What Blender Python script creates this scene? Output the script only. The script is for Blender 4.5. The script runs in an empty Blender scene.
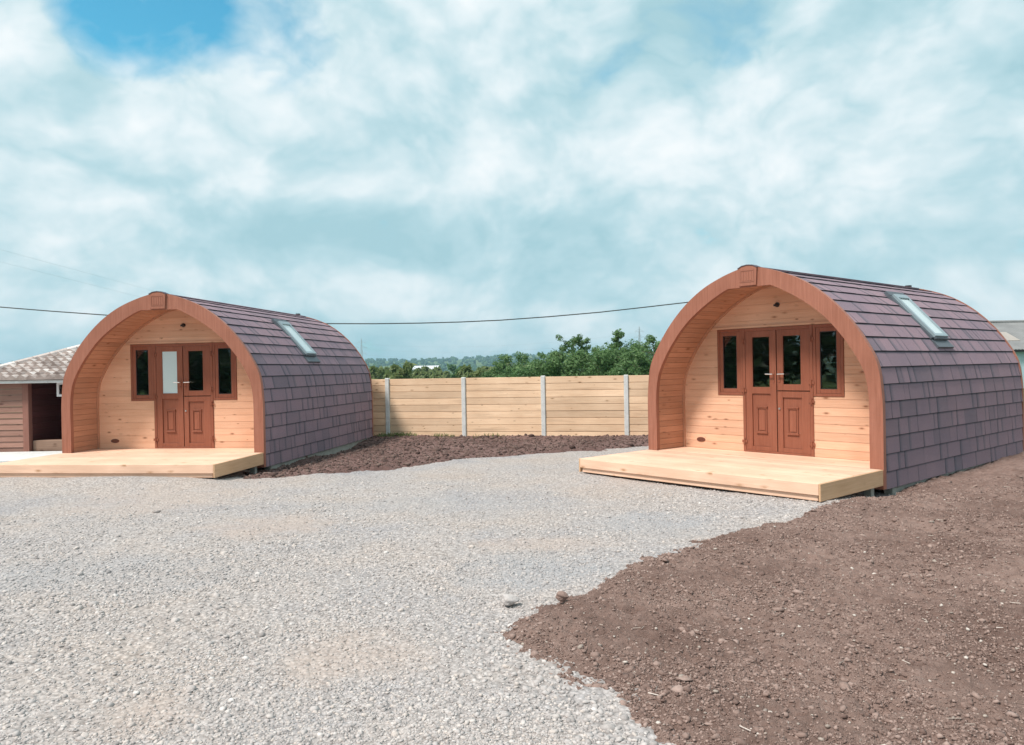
import bpy, bmesh, math, random
import numpy as np
from mathutils import Matrix, Vector

random.seed(7)
rng = np.random.default_rng(7)
S = bpy.context.scene
COL = S.collection
R = math.radians
TAU = 2 * math.pi

# ------------------------------------------------------------------ helpers
class MB:
    """collects polygons (with a tone value each) and links them as ONE mesh object"""
    def __init__(s):
        s.v = []; s.f = []; s.t = []
    def poly(s, pts, tone=.5):
        n = len(s.v); s.v += [tuple(p) for p in pts]; s.f.append(list(range(n, n + len(pts)))); s.t.append(tone)
    def hexa(s, p, tone=.5):
        """8 corners: bottom ring 0-3 (ccw from above), top ring 4-7"""
        n = len(s.v); s.v += [tuple(q) for q in p]
        for f in ((3, 2, 1, 0), (4, 5, 6, 7), (0, 1, 5, 4), (1, 2, 6, 5), (2, 3, 7, 6), (3, 0, 4, 7)):
            s.f.append([n + i for i in f]); s.t.append(tone)
    def box(s, x0, x1, y0, y1, z0, z1, tone=.5):
        s.hexa([(x0, y0, z0), (x1, y0, z0), (x1, y1, z0), (x0, y1, z0),
                (x0, y0, z1), (x1, y0, z1), (x1, y1, z1), (x0, y1, z1)], tone)
    def beam(s, a, b, w, tone=.5, sides=4, w2=None):
        a = Vector(a); b = Vector(b); d = (b - a).normalized()
        u = d.orthogonal().normalized(); v = d.cross(u); w2 = w if w2 is None else w2
        ra = [a + (u * math.cos(TAU * i / sides) + v * math.sin(TAU * i / sides)) * w for i in range(sides)]
        rb = [b + (u * math.cos(TAU * i / sides) + v * math.sin(TAU * i / sides)) * w2 for i in range(sides)]
        n = len(s.v); s.v += [tuple(p) for p in ra + rb]
        for i in range(sides):
            j = (i + 1) % sides
            s.f.append([n + i, n + j, n + sides + j, n + sides + i]); s.t.append(tone)
        s.f.append([n + i for i in range(sides - 1, -1, -1)]); s.t.append(tone)
        s.f.append([n + sides + i for i in range(sides)]); s.t.append(tone)
    def sweep(s, prof_a, prof_b, y0, y1, tone=.5):
        """solid band between two profiles (lists of (x,z)) from y0 to y1"""
        n = len(prof_a)
        for i in range(n - 1):
            a0, a1, b0, b1 = prof_a[i], prof_a[i + 1], prof_b[i], prof_b[i + 1]
            s.poly([(a0[0], y0, a0[1]), (a1[0], y0, a1[1]), (b1[0], y0, b1[1]), (b0[0], y0, b0[1])], tone)
            s.poly([(a0[0], y1, a0[1]), (b0[0], y1, b0[1]), (b1[0], y1, b1[1]), (a1[0], y1, a1[1])], tone)
            s.poly([(a0[0], y0, a0[1]), (a0[0], y1, a0[1]), (a1[0], y1, a1[1]), (a1[0], y0, a1[1])], tone)
            s.poly([(b0[0], y0, b0[1]), (b1[0], y0, b1[1]), (b1[0], y1, b1[1]), (b0[0], y1, b0[1])], tone)
        for i in (0, n - 1):
            a, b = prof_a[i], prof_b[i]
            s.poly([(a[0], y0, a[1]), (b[0], y0, b[1]), (b[0], y1, b[1]), (a[0], y1, a[1])], tone)
    def build(s, name, mat, parent=None, bevel=0, smooth=False, weld=False):
        me = bpy.data.meshes.new(name)
        me.from_pydata(s.v, [], s.f)
        at = me.attributes.new('tone', 'FLOAT', 'FACE'); at.data.foreach_set('value', s.t)
        if bevel or weld:
            bm = bmesh.new(); bm.from_mesh(me)
            if weld: bmesh.ops.remove_doubles(bm, verts=bm.verts, dist=1e-5)
            bmesh.ops.recalc_face_normals(bm, faces=bm.faces)
            if bevel:
                bmesh.ops.bevel(bm, geom=[e for e in bm.edges if len(e.link_faces) == 2 and e.calc_face_angle(0) > .5],
                                offset=bevel, segments=1, affect='EDGES', profile=.7)
            bm.to_mesh(me); bm.free()
        if smooth:
            me.polygons.foreach_set('use_smooth', [True] * len(me.polygons))
        me.update()
        o = bpy.data.objects.new(name, me); COL.objects.link(o)
        if mat: me.materials.append(mat)
        if parent: o.parent = parent
        return o

def npmesh(name, verts, faces, mat, tone=None, parent=None, smooth=False):
    """mesh from numpy arrays; faces is (N,k)"""
    me = bpy.data.meshes.new(name)
    verts = np.ascontiguousarray(verts, np.float32); faces = np.ascontiguousarray(faces, np.int32)
    n, k = faces.shape
    me.vertices.add(len(verts)); me.vertices.foreach_set('co', verts.ravel())
    me.loops.add(n * k); me.loops.foreach_set('vertex_index', faces.ravel())
    me.polygons.add(n); me.polygons.foreach_set('loop_start', np.arange(0, n * k, k, dtype=np.int32))
    if smooth: me.polygons.foreach_set('use_smooth', np.ones(n, bool))
    if tone is not None:
        at = me.attributes.new('tone', 'FLOAT', 'FACE'); at.data.foreach_set('value', np.ascontiguousarray(tone, np.float32))
    me.update(calc_edges=True)
    if mat: me.materials.append(mat)
    o = bpy.data.objects.new(name, me); COL.objects.link(o)
    if parent: o.parent = parent
    return o

def tag(o, label=None, cat=None, group=None, kind=None):
    if label: o['label'] = label
    if cat: o['category'] = cat
    if group: o['group'] = group
    if kind: o['kind'] = kind
    return o

def thing(name, label, cat, loc=(0, 0, 0), rz=0, group=None):
    o = bpy.data.objects.new(name, None); COL.objects.link(o)
    o.empty_display_size = .2
    o.location = loc; o.rotation_euler = (0, 0, rz)
    return tag(o, label, cat, group)

def hash2(ix, iy, seed):
    h = (ix.astype(np.int64) * 374761393 + iy.astype(np.int64) * 668265263 + seed * 974634777) & 0xffffffff
    h = ((h ^ (h >> 13)) * 1274126177) & 0xffffffff
    return ((h ^ (h >> 16)) & 0xffff) / 65535.0
def vnoise(x, y, seed=0):
    ix = np.floor(x); iy = np.floor(y); fx = x - ix; fy = y - iy
    fx = fx * fx * (3 - 2 * fx); fy = fy * fy * (3 - 2 * fy)
    a = hash2(ix, iy, seed); b = hash2(ix + 1, iy, seed); c = hash2(ix, iy + 1, seed); d = hash2(ix + 1, iy + 1, seed)
    return (a + (b - a) * fx) * (1 - fy) + (c + (d - c) * fx) * fy
def fbm(x, y, octv=4, seed=0, gain=.5):
    s = 0; a = 1; t = 0
    for i in range(octv):
        s = s + a * vnoise(x * 2 ** i + 17.3 * i, y * 2 ** i - 9.1 * i, seed + i); t += a; a *= gain
    return s / t

# ------------------------------------------------------------------ materials
def mat(name):
    m = bpy.data.materials.new(name); m.use_nodes = True
    nt = m.node_tree; b = nt.nodes['Principled BSDF']
    return m, nt, b
def N(nt, t, **kw):
    n = nt.nodes.new(t)
    for k, v in kw.items():
        if k.startswith('i_'):
            key = k[2:]
            n.inputs[int(key) if key.isdigit() else key.replace('_', ' ')].default_value = v
        else: setattr(n, k, v)
    return n
def ramp(nt, stops, interp='LINEAR'):
    n = nt.nodes.new('ShaderNodeValToRGB'); e = n.color_ramp.elements; n.color_ramp.interpolation = interp
    while len(e) < len(stops): e.new(.5)
    for i, (p, c) in enumerate(stops):
        e[i].position = p; e[i].color = (*c, 1) if len(c) == 3 else c
    return n
def mixc(nt, mode='MIX', fac=.5, a=None, b=None):
    n = nt.nodes.new('ShaderNodeMix'); n.data_type = 'RGBA'; n.blend_type = mode; n.clamp_factor = True
    for idx, v in ((0, fac), (6, a), (7, b)):
        if v is None: continue
        if isinstance(v, bpy.types.NodeSocket): nt.links.new(v, n.inputs[idx])
        else: n.inputs[idx].default_value = v if idx == 0 else (*v, 1)
    return n
def math_(nt, op, a, b=None, c=None, clamp=False):
    n = nt.nodes.new('ShaderNodeMath'); n.operation = op; n.use_clamp = clamp
    for i, v in enumerate((a, b, c)):
        if v is None: continue
        if isinstance(v, bpy.types.NodeSocket): nt.links.new(v, n.inputs[i])
        else: n.inputs[i].default_value = v
    return n.outputs[0]
def simple(name, col, rough=.6, metal=0, spec=.5, vary=.12, scale=8, bump=0, bscale=60):
    m, nt, b = mat(name); L = nt.links
    tc = N(nt, 'ShaderNodeTexCoord')
    no = N(nt, 'ShaderNodeTexNoise', i_Scale=scale, i_Detail=5.0, i_Roughness=.6)
    L.new(tc.outputs['Object'], no.inputs['Vector'])
    r = ramp(nt, [(.25, tuple(c * (1 - vary) for c in col)), (.75, tuple(min(1, c * (1 + vary)) for c in col))])
    L.new(no.outputs['Fac'], r.inputs[0]); L.new(r.outputs[0], b.inputs['Base Color'])
    b.inputs['Roughness'].default_value = rough; b.inputs['Metallic'].default_value = metal
    b.inputs['Specular IOR Level'].default_value = spec
    if bump:
        n2 = N(nt, 'ShaderNodeTexNoise', i_Scale=bscale, i_Detail=4.0); L.new(tc.outputs['Object'], n2.inputs['Vector'])
        bp = N(nt, 'ShaderNodeBump', i_Strength=bump, i_Distance=.01)
        L.new(n2.outputs['Fac'], bp.inputs['Height']); L.new(bp.outputs[0], b.inputs['Normal'])
    return m
def wood(name, light, dark, knot, axis=0, rough=.65, tonevar=.35, knots=True, kscale=1.0, weather=0):
    """boards running along one object axis; every board gets its own tone and grain"""
    m, nt, b = mat(name); L = nt.links
    tc = N(nt, 'ShaderNodeTexCoord'); at = N(nt, 'ShaderNodeAttribute', attribute_name='tone')
    off = N(nt, 'ShaderNodeVectorMath', operation='SCALE'); off.inputs['Scale'].default_value = 1
    cb = N(nt, 'ShaderNodeCombineXYZ')
    t37 = math_(nt, 'MULTIPLY', at.outputs['Fac'], 37.0)
    for i in range(3): L.new(t37, cb.inputs[i])
    ad = N(nt, 'ShaderNodeVectorMath', operation='ADD'); L.new(tc.outputs['Object'], ad.inputs[0]); L.new(cb.outputs[0], ad.inputs[1])
    sc = [28, 28, 28]; sc[axis] = 1.3
    mp = N(nt, 'ShaderNodeMapping'); mp.inputs['Scale'].default_value = sc; L.new(ad.outputs[0], mp.inputs['Vector'])
    g = N(nt, 'ShaderNodeTexNoise', i_Scale=1.6, i_Detail=6.0, i_Roughness=.62, i_Distortion=.35); L.new(mp.outputs[0], g.inputs['Vector'])
    r = ramp(nt, [(.30, dark), (.50, tuple((a + c) / 2 for a, c in zip(light, dark))), (.68, light)]); L.new(g.outputs['Fac'], r.inputs[0])
    # board to board
    tv = ramp(nt, [(0, (1 - tonevar,) * 3), (.5, (1, 1 - .06 * tonevar, 1 - .12 * tonevar)), (1, (1 + .3 * tonevar,) * 3)])
    frac = math_(nt, 'FRACT', math_(nt, 'MULTIPLY', at.outputs['Fac'], 7.31)); L.new(frac, tv.inputs[0])
    mul = mixc(nt, 'MULTIPLY', 1.0, r.outputs[0], tv.outputs[0])
    # broad patches
    n3 = N(nt, 'ShaderNodeTexNoise', i_Scale=1.1, i_Detail=3.0); L.new(tc.outputs['Object'], n3.inputs['Vector'])
    r3 = ramp(nt, [(.35, (.86, .83, .8)), (.65, (1.05, 1.05, 1.05))]); L.new(n3.outputs['Fac'], r3.inputs[0])
    mul2 = mixc(nt, 'MULTIPLY', .8, mul.outputs[2], r3.outputs[0]); out = mul2.outputs[2]
    if knots:
        ks = [9 * kscale] * 3; ks[axis] = 3.6 * kscale
        mp2 = N(nt, 'ShaderNodeMapping'); mp2.inputs['Scale'].default_value = ks; L.new(ad.outputs[0], mp2.inputs['Vector'])
        vo = N(nt, 'ShaderNodeTexVoronoi', i_Scale=1.0); L.new(mp2.outputs[0], vo.inputs['Vector'])
        kr = ramp(nt, [(.07, (1, 1, 1)), (.15, (.35,) * 3), (.26, (0, 0, 0))])
        sep = N(nt, 'ShaderNodeSeparateColor'); L.new(vo.outputs['Color'], sep.inputs[0])
        L.new(math_(nt, 'DIVIDE', vo.outputs['Distance'], math_(nt, 'ADD', math_(nt, 'MULTIPLY', sep.outputs[1], 1.1), .25)), kr.inputs[0])
        gate = math_(nt, 'GREATER_THAN', sep.outputs[0], .38)
        kf = math_(nt, 'MULTIPLY', math_(nt, 'MULTIPLY', kr.outputs[0], gate), .85)
        mk = mixc(nt, 'MIX', kf, out, knot); out = mk.outputs[2]
    if weather:
        sw = [7, 7, 7]; sw[axis] = .75
        mp3 = N(nt, 'ShaderNodeMapping'); mp3.inputs['Scale'].default_value = sw; L.new(ad.outputs[0], mp3.inputs['Vector'])
        n4 = N(nt, 'ShaderNodeTexNoise', i_Scale=1.0, i_Detail=5.0, i_Roughness=.6); L.new(mp3.outputs[0], n4.inputs['Vector'])
        r4 = ramp(nt, [(.54, (0, 0, 0)), (.72, (weather,) * 3)]); L.new(n4.outputs['Fac'], r4.inputs[0])
        out = mixc(nt, 'MIX', r4.outputs[0], out, tuple(c * .55 for c in dark)).outputs[2]
    L.new(out, b.inputs['Base Color'])
    b.inputs['Roughness'].default_value = rough; b.inputs['Specular IOR Level'].default_value = .25
    bp = N(nt, 'ShaderNodeBump', i_Strength=.25, i_Distance=.004); L.new(g.outputs['Fac'], bp.inputs['Height']); L.new(bp.outputs[0], b.inputs['Normal'])
    return m

M = {}
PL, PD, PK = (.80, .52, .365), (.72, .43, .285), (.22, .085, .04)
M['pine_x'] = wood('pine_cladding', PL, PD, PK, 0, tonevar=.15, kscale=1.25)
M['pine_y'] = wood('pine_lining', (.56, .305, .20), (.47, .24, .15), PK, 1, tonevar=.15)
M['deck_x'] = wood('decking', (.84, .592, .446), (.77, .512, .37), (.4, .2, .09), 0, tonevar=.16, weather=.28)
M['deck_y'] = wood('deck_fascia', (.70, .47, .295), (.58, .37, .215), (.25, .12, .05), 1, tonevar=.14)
M['fence_x'] = wood('fence_board', (.92, .70, .495), (.83, .58, .385), (.26, .12, .05), 0, tonevar=.2, kscale=1.2, weather=.55)
M['stain'] = wood('brown_stained_timber', (.38, .165, .113), (.29, .118, .078), (.2, .07, .045), 2, rough=.5, tonevar=.08, knots=False)
M['upvc'] = wood('woodgrain_plastic', (.31, .118, .073), (.24, .085, .052), (.1, .03, .02), 2, rough=.38, tonevar=.05, knots=False)
M['upvc_gap'] = simple('dark_rubber', (.025, .015, .012), .6)
M['chrome'] = simple('brushed_steel', (.75, .75, .75), .3, 1)
M['black'] = simple('black_plastic', (.012, .012, .014), .4)
M['vent'] = simple('brown_plastic', (.16, .06, .04), .5)
M['concrete'] = simple('concrete', (.64, .66, .65), .9, vary=.16, scale=9, bump=.3, bscale=45)
M['alu'] = simple('grey_aluminium', (.30, .38, .41), .35, .3, vary=.06)
M['lead'] = simple('grey_flashing', (.11, .13, .15), .5, .4, vary=.15)
M['beam'] = simple('treated_bearer', (.30, .32, .29), .85, vary=.2, scale=6, bump=.3)
M['steel'] = simple('galvanised_steel', (.5, .54, .56), .6, .2)
M['wire'] = simple('dark_cable', (.05, .06, .065), .6)
M['blind'] = simple('white_blind', (.85, .88, .87), .7, vary=.03)
M['paint_white'] = simple('white_paint', (.8, .8, .79), .5, vary=.04)
M['floor'] = simple('dark_carpet', (.06, .055, .05), .95)
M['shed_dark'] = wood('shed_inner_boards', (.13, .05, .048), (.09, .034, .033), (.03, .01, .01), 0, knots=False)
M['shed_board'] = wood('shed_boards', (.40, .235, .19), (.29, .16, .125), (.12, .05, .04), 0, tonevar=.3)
M['bench'] = wood('bench_wood', (.30, .20, .15), (.22, .14, .10), (.1, .05, .03), 0)
M['shed_post'] = wood('shed_post', (.30, .15, .12), (.24, .11, .085), (.12, .05, .04), 2, knots=False)
M['barn_wall'] = simple('pale_sheet_cladding', (.42, .55, .60), .5, vary=.06, scale=3)
M['house_wall'] = simple('pale_render', (.72, .74, .74), .8, vary=.05, scale=1)
M['house_roof'] = simple('pale_sheet_roof', (.55, .58, .60), .7, vary=.08, scale=1)

def glass():
    m = bpy.data.materials.new('window_glass'); m.use_nodes = True; nt = m.node_tree; nt.nodes.clear(); L = nt.links
    o = N(nt, 'ShaderNodeOutputMaterial'); tr = N(nt, 'ShaderNodeBsdfTransparent'); tr.inputs[0].default_value = (.86, .9, .9, 1)
    gl = N(nt, 'ShaderNodeBsdfGlossy'); gl.inputs['Roughness'].default_value = .012
    tc = N(nt, 'ShaderNodeTexCoord'); no = N(nt, 'ShaderNodeTexNoise', i_Scale=2.2, i_Detail=1.0)
    L.new(tc.outputs['Object'], no.inputs['Vector'])
    bp = N(nt, 'ShaderNodeBump', i_Strength=.10, i_Distance=.02); L.new(no.outputs['Fac'], bp.inputs['Height']); L.new(bp.outputs[0], gl.inputs['Normal'])
    fr = N(nt, 'ShaderNodeFresnel', i_IOR=1.75); mx = N(nt, 'ShaderNodeMixShader')
    L.new(fr.outputs[0], mx.inputs[0]); L.new(tr.outputs[0], mx.inputs[1]); L.new(gl.outputs[0], mx.inputs[2]); L.new(mx.outputs[0], o.inputs[0])
    return m
M['glass'] = glass()
m, nt, b = mat('frosted_glass'); M['frosted'] = m
b.inputs['Base Color'].default_value = (.60, .78, .82, 1); b.inputs['Roughness'].default_value = .12; b.inputs['Coat Weight'].default_value = .5
m, nt, b = mat('skylight_glass'); M['skyglass'] = m
b.inputs['Base Color'].default_value = (.55, .66, .66, 1); b.inputs['Roughness'].default_value = .06; b.inputs['Specular IOR Level'].default_value = .9
b.inputs['Coat Weight'].default_value = .6

def shingle_mat():
    m, nt, b = mat('asphalt_shingle'); L = nt.links
    at = N(nt, 'ShaderNodeAttribute', attribute_name='tone'); tc = N(nt, 'ShaderNodeTexCoord')
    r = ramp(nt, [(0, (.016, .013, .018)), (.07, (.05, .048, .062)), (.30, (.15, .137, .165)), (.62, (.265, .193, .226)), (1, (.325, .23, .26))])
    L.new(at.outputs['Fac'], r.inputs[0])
    g = N(nt, 'ShaderNodeTexNoise', i_Scale=260.0, i_Detail=2.0); L.new(tc.outputs['Object'], g.inputs['Vector'])
    gr = ramp(nt, [(.3, (.6, .6, .6)), (.7, (1.35, 1.35, 1.35))]); L.new(g.outputs['Fac'], gr.inputs[0])
    mu = mixc(nt, 'MULTIPLY', .75, r.outputs[0], gr.outputs[0])
    n2 = N(nt, 'ShaderNodeTexNoise', i_Scale=1.3, i_Detail=4.0); L.new(tc.outputs['Object'], n2.inputs['Vector'])
    r2 = ramp(nt, [(.3, (.85, .88, .92)), (.7, (1.12, 1.06, 1.03))]); L.new(n2.outputs['Fac'], r2.inputs[0])
    mu2 = mixc(nt, 'MULTIPLY', .8, mu.outputs[2], r2.outputs[0])
    L.new(mu2.outputs[2], b.inputs['Base Color']); b.inputs['Roughness'].default_value = .85; b.inputs['Specular IOR Level'].default_value = .3
    bp = N(nt, 'ShaderNodeBump', i_Strength=.4, i_Distance=.003); L.new(g.outputs['Fac'], bp.inputs['Height']); L.new(bp.outputs[0], b.inputs['Normal'])
    return m
M['shingle'] = shingle_mat()

def leaf_mat(name, c0, c1, c2, trans=.45):
    m = bpy.data.materials.new(name); m.use_nodes = True; nt = m.node_tree; nt.nodes.clear(); L = nt.links
    o = N(nt, 'ShaderNodeOutputMaterial'); at = N(nt, 'ShaderNodeAttribute', attribute_name='tone')
    r = ramp(nt, [(0, c0), (.5, c1), (1, c2)]); L.new(at.outputs['Fac'], r.inputs[0])
    d = N(nt, 'ShaderNodeBsdfPrincipled'); d.inputs['Roughness'].default_value = .55; d.inputs['Specular IOR Level'].default_value = .3
    t = N(nt, 'ShaderNodeBsdfTranslucent'); L.new(r.outputs[0], d.inputs['Base Color']); L.new(r.outputs[0], t.inputs[0])
    mx = N(nt, 'ShaderNodeMixShader'); mx.inputs[0].default_value = trans
    L.new(d.outputs[0], mx.inputs[1]); L.new(t.outputs[0], mx.inputs[2]); L.new(mx.outputs[0], o.inputs[0])
    return m
M['leaf_green'] = leaf_mat('hedge_leaf', (.065, .14, .05), (.13, .235, .085), (.20, .31, .13))
M['leaf_olive'] = leaf_mat('olive_leaf', (.12, .175, .065), (.20, .255, .10), (.28, .33, .15))
M['leaf_dark'] = leaf_mat('woodland_leaf', (.03, .07, .03), (.05, .105, .045), (.085, .15, .06))
M['bark'] = simple('bark', (.11, .085, .065), .9, vary=.3, scale=14, bump=.5)

# ------------------------------------------------------------------ camera
CZ = 1.71
f_px, roll, pitch = 769.4, -0.0180, -0.0053
cp, sp, cr, sr = math.cos(pitch), math.sin(pitch), math.cos(roll), math.sin(roll)
fw = Vector((0, cp, sp)); up0 = Vector((0, -sp, cp)); rt0 = Vector((1, 0, 0))
rt = cr * rt0 + sr * up0; up = -sr * rt0 + cr * up0
cd = bpy.data.cameras.new('camera'); co = bpy.data.objects.new('camera', cd); COL.objects.link(co)
co.matrix_world = Matrix(((rt.x, up.x, -fw.x, 0), (rt.y, up.y, -fw.y, 0), (rt.z, up.z, -fw.z, CZ), (0, 0, 0, 1)))
cd.sensor_width = 36; cd.lens = 36 * f_px / 1024; cd.clip_start = .05; cd.clip_end = 20000
S.camera = co

# ------------------------------------------------------------------ light and sky
SUN_EL, SUN_AZ = R(55), math.atan2(-.62, -.78)        # azimuth as a math angle: sun behind the camera, to the left
sd = Vector((math.cos(SUN_EL) * math.cos(SUN_AZ), math.cos(SUN_EL) * math.sin(SUN_AZ), math.sin(SUN_EL)))
ld = bpy.data.lights.new('sun', 'SUN'); lo = bpy.data.objects.new('sun', ld); COL.objects.link(lo)
ld.energy = 3.0; ld.angle = R(11); ld.color = (1, .90, .83)
lo.rotation_euler = sd.to_track_quat('Z', 'Y').to_euler(); lo.location = (-20, -15, 40)

W = bpy.data.worlds.new('World'); S.world = W; W.use_nodes = True; W.cycles.sampling_method = 'MANUAL'; W.cycles.sample_map_resolution = 512
nt = W.node_tree; L = nt.links; bg = nt.nodes['Background']; bg.inputs['Strength'].default_value = .1
sky = N(nt, 'ShaderNodeTexSky', sky_type='NISHITA', sun_disc=False)
sky.sun_elevation = SUN_EL; sky.sun_rotation = math.pi / 2 - SUN_AZ
sky.air_density = 1.0; sky.dust_density = 1.0; sky.ozone_density = 2.0
tc = N(nt, 'ShaderNodeTexCoord')
sx = N(nt, 'ShaderNodeSeparateXYZ'); L.new(tc.outputs['Generated'], sx.inputs[0])
zz = math_(nt, 'ADD', math_(nt, 'MAXIMUM', sx.outputs[2], 0.0), .16)
cx = math_(nt, 'DIVIDE', sx.outputs[0], zz); cy = math_(nt, 'DIVIDE', sx.outputs[1], zz)
cv = N(nt, 'ShaderNodeCombineXYZ'); L.new(cx, cv.inputs[0]); L.new(cy, cv.inputs[1])
def cloudnoise(scale, det, rough, dist, seed, vec=cv.outputs[0]):
    a = N(nt, 'ShaderNodeVectorMath', operation='ADD'); a.inputs[1].default_value = (seed, seed * 1.7, seed * .3); L.new(vec, a.inputs[0])
    n = N(nt, 'ShaderNodeTexNoise', i_Scale=scale, i_Detail=det, i_Roughness=rough, i_Distortion=dist); L.new(a.outputs[0], n.inputs['Vector'])
    return n.outputs['Fac']
warp = N(nt, 'ShaderNodeTexNoise', i_Scale=3.2, i_Detail=4.0); L.new(tc.outputs['Generated'], warp.inputs['Vector'])
wv = N(nt, 'ShaderNodeVectorMath', operation='MULTIPLY_ADD'); wv.inputs[1].default_value = (.16, .16, .16); L.new(warp.outputs['Color'], wv.inputs[0])
flatv = N(nt, 'ShaderNodeVectorMath', operation='MULTIPLY'); flatv.inputs[1].default_value = (1, 1, 1.45); L.new(tc.outputs['Generated'], flatv.inputs[0])
L.new(flatv.outputs[0], wv.inputs[2])
def cloud_density(off):
    """heaps of cloud: billows on top of a broad noise, read at the view direction plus an offset"""
    a = N(nt, 'ShaderNodeVectorMath', operation='ADD'); a.inputs[1].default_value = off; L.new(wv.outputs[0], a.inputs[0])
    n = N(nt, 'ShaderNodeTexNoise', i_Scale=2.7, i_Detail=8.0, i_Roughness=.56); L.new(a.outputs[0], n.inputs['Vector'])
    v = N(nt, 'ShaderNodeTexNoise', i_Scale=5.6, i_Detail=4.0, i_Roughness=.55); L.new(a.outputs[0], v.inputs['Vector'])
    puff = math_(nt, 'ABSOLUTE', math_(nt, 'SUBTRACT', v.outputs['Fac'], .5))
    return math_(nt, 'ADD', n.outputs['Fac'], math_(nt, 'MULTIPLY', puff, .75))
d0 = cloud_density((3.1, 1.7, 5.2)); d1 = cloud_density((3.1 - .035, 1.7 - .03, 5.2 + .085))
n_mid = cloudnoise(1.7, 8, .6, .35, 11.7)
n_dir = cloudnoise(3.6, 9, .58, .3, 2.1, flatv.outputs[0])
n_big = cloudnoise(1.9, 5, .5, .2, 6.4, flatv.outputs[0])
# clear patches in the cloud deck, each around a direction of the sky
def patch(dirv, c0, c1):
    d = N(nt, 'ShaderNodeVectorMath', operation='DOT_PRODUCT'); nrm = N(nt, 'ShaderNodeVectorMath', operation='NORMALIZE')
    L.new(tc.outputs['Generated'], nrm.inputs[0]); L.new(nrm.outputs[0], d.inputs[0]); d.inputs[1].default_value = Vector(dirv).normalized()
    mr = N(nt, 'ShaderNodeMapRange', interpolation_type='SMOOTHSTEP'); mr.inputs[1].default_value = math.cos(R(c1)); mr.inputs[2].default_value = math.cos(R(c0))
    L.new(d.outputs['Value'], mr.inputs[0]); return mr.outputs[0]
def pxdir(x, y): return fw + rt * ((x - 512) / f_px) - up * ((y - 372.5) / f_px)
cover = ramp(nt, [(.27, (0, 0, 0)), (.47, (1, 1, 1))]); 
pm = math_(nt, 'ADD', math_(nt, 'MULTIPLY', patch(pxdir(140, -2), 0, 6.8), .285), math_(nt, 'MULTIPLY', patch(pxdir(275, 38), 0, 6), .15))
pm = math_(nt, 'ADD', pm, math_(nt, 'MULTIPLY', patch(pxdir(575, 45), 0, 6), .07))
pm = math_(nt, 'ADD', pm, math_(nt, 'MULTIPLY', patch(pxdir(610, 115), .5, 4), .03))
pm = math_(nt, 'ADD', pm, math_(nt, 'MULTIPLY', patch(pxdir(705, 245), 0, 3.5), .13))
nc = math_(nt, 'ADD', math_(nt, 'MULTIPLY', n_mid, .2), math_(nt, 'MULTIPLY', d0, .8))
nc = math_(nt, 'SUBTRACT', math_(nt, 'ADD', nc, .03), pm)
L.new(nc, cover.inputs[0])
relief = math_(nt, 'MULTIPLY', math_(nt, 'SUBTRACT', d0, d1), .75)            # sunward side of each heap against its underside
shade = math_(nt, 'ADD', math_(nt, 'ADD', math_(nt, 'MULTIPLY', d0, .62), math_(nt, 'MULTIPLY', n_big, .42)), relief)
shade = math_(nt, 'ADD', shade, math_(nt, 'MULTIPLY', math_(nt, 'MINIMUM', sx.outputs[2], .25), .22))
cl = ramp(nt, [(.36, (.245, .385, .428)), (.50, (.318, .443, .482)), (.585, (.395, .492, .523)), (.67, (.475, .543, .567)), (.80, (.57, .60, .612))]); L.new(shade, cl.inputs[0])
up10 = N(nt, 'ShaderNodeVectorMath', operation='SCALE'); up10.inputs['Scale'].default_value = 11.1; L.new(cl.outputs[0], up10.inputs[0])
skc = N(nt, 'ShaderNodeVectorMath', operation='MULTIPLY'); skc.inputs[1].default_value = (.50, 1.36, 1.27); L.new(sky.outputs[0], skc.inputs[0])
mx = mixc(nt, 'MIX', cover.outputs[0], skc.outputs[0], up10.outputs[0])
L.new(mx.outputs[2], bg.inputs['Color'])

S.view_settings.view_transform = 'Standard'; S.view_settings.look = 'None'; S.view_settings.exposure = .60; S.view_settings.gamma = 1

# ------------------------------------------------------------------ ground
def seg_dist(px, py, poly):
    """signed distance to a closed polygon, positive inside"""
    d = np.full(px.shape, 1e9); inside = np.zeros(px.shape, bool); n = len(poly)
    for i in range(n):
        x0, y0 = poly[i]; x1, y1 = poly[(i + 1) % n]; ex, ey = x1 - x0, y1 - y0
        t = np.clip(((px - x0) * ex + (py - y0) * ey) / (ex * ex + ey * ey), 0, 1)
        d = np.minimum(d, np.hypot(px - x0 - t * ex, py - y0 - t * ey))
        if y1 != y0:
            c = ((y0 > py) != (y1 > py)) & (px < ex * (py - y0) / (y1 - y0) + x0); inside ^= c
    return np.where(inside, d, -d)
SOIL_FRONT = [(1.25, 2.2), (.80, 2.95), (.56, 3.45), (.35, 3.76), (.12, 4.16), (-.02, 4.56), (.0, 5.10), (.19, 5.52), (.58, 6.15), (1.08, 6.75), (1.80, 7.5),
              (2.65, 8.35), (3.25, 8.85), (3.9, 9.15), (5.0, 10.2), (8.0, 15.0), (9.5, 24), (30, 24), (30, -3), (2, -3)]
SOIL_BACK = [(-4.45, 12.3), (-3.4, 12.75), (-2.48, 13.28), (-1.86, 13.94), (-.92, 14.78), (-.13, 15.21), (.97, 15.53), (2.15, 16.1), (2.9, 16.44), (8, 18.0), (8, 24), (-11, 24), (-11, 19.5), (-6, 19.5)]
def soil_sd(x, y):
    w = (fbm(x * 1.6, y * 1.6, 4, 31) - .5) * .55 + (fbm(x * 7, y * 7, 3, 37) - .5) * .16
    a = seg_dist(x, y, SOIL_FRONT); b = seg_dist(x, y, SOIL_BACK)
    return a + w - .07, b + w
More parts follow.
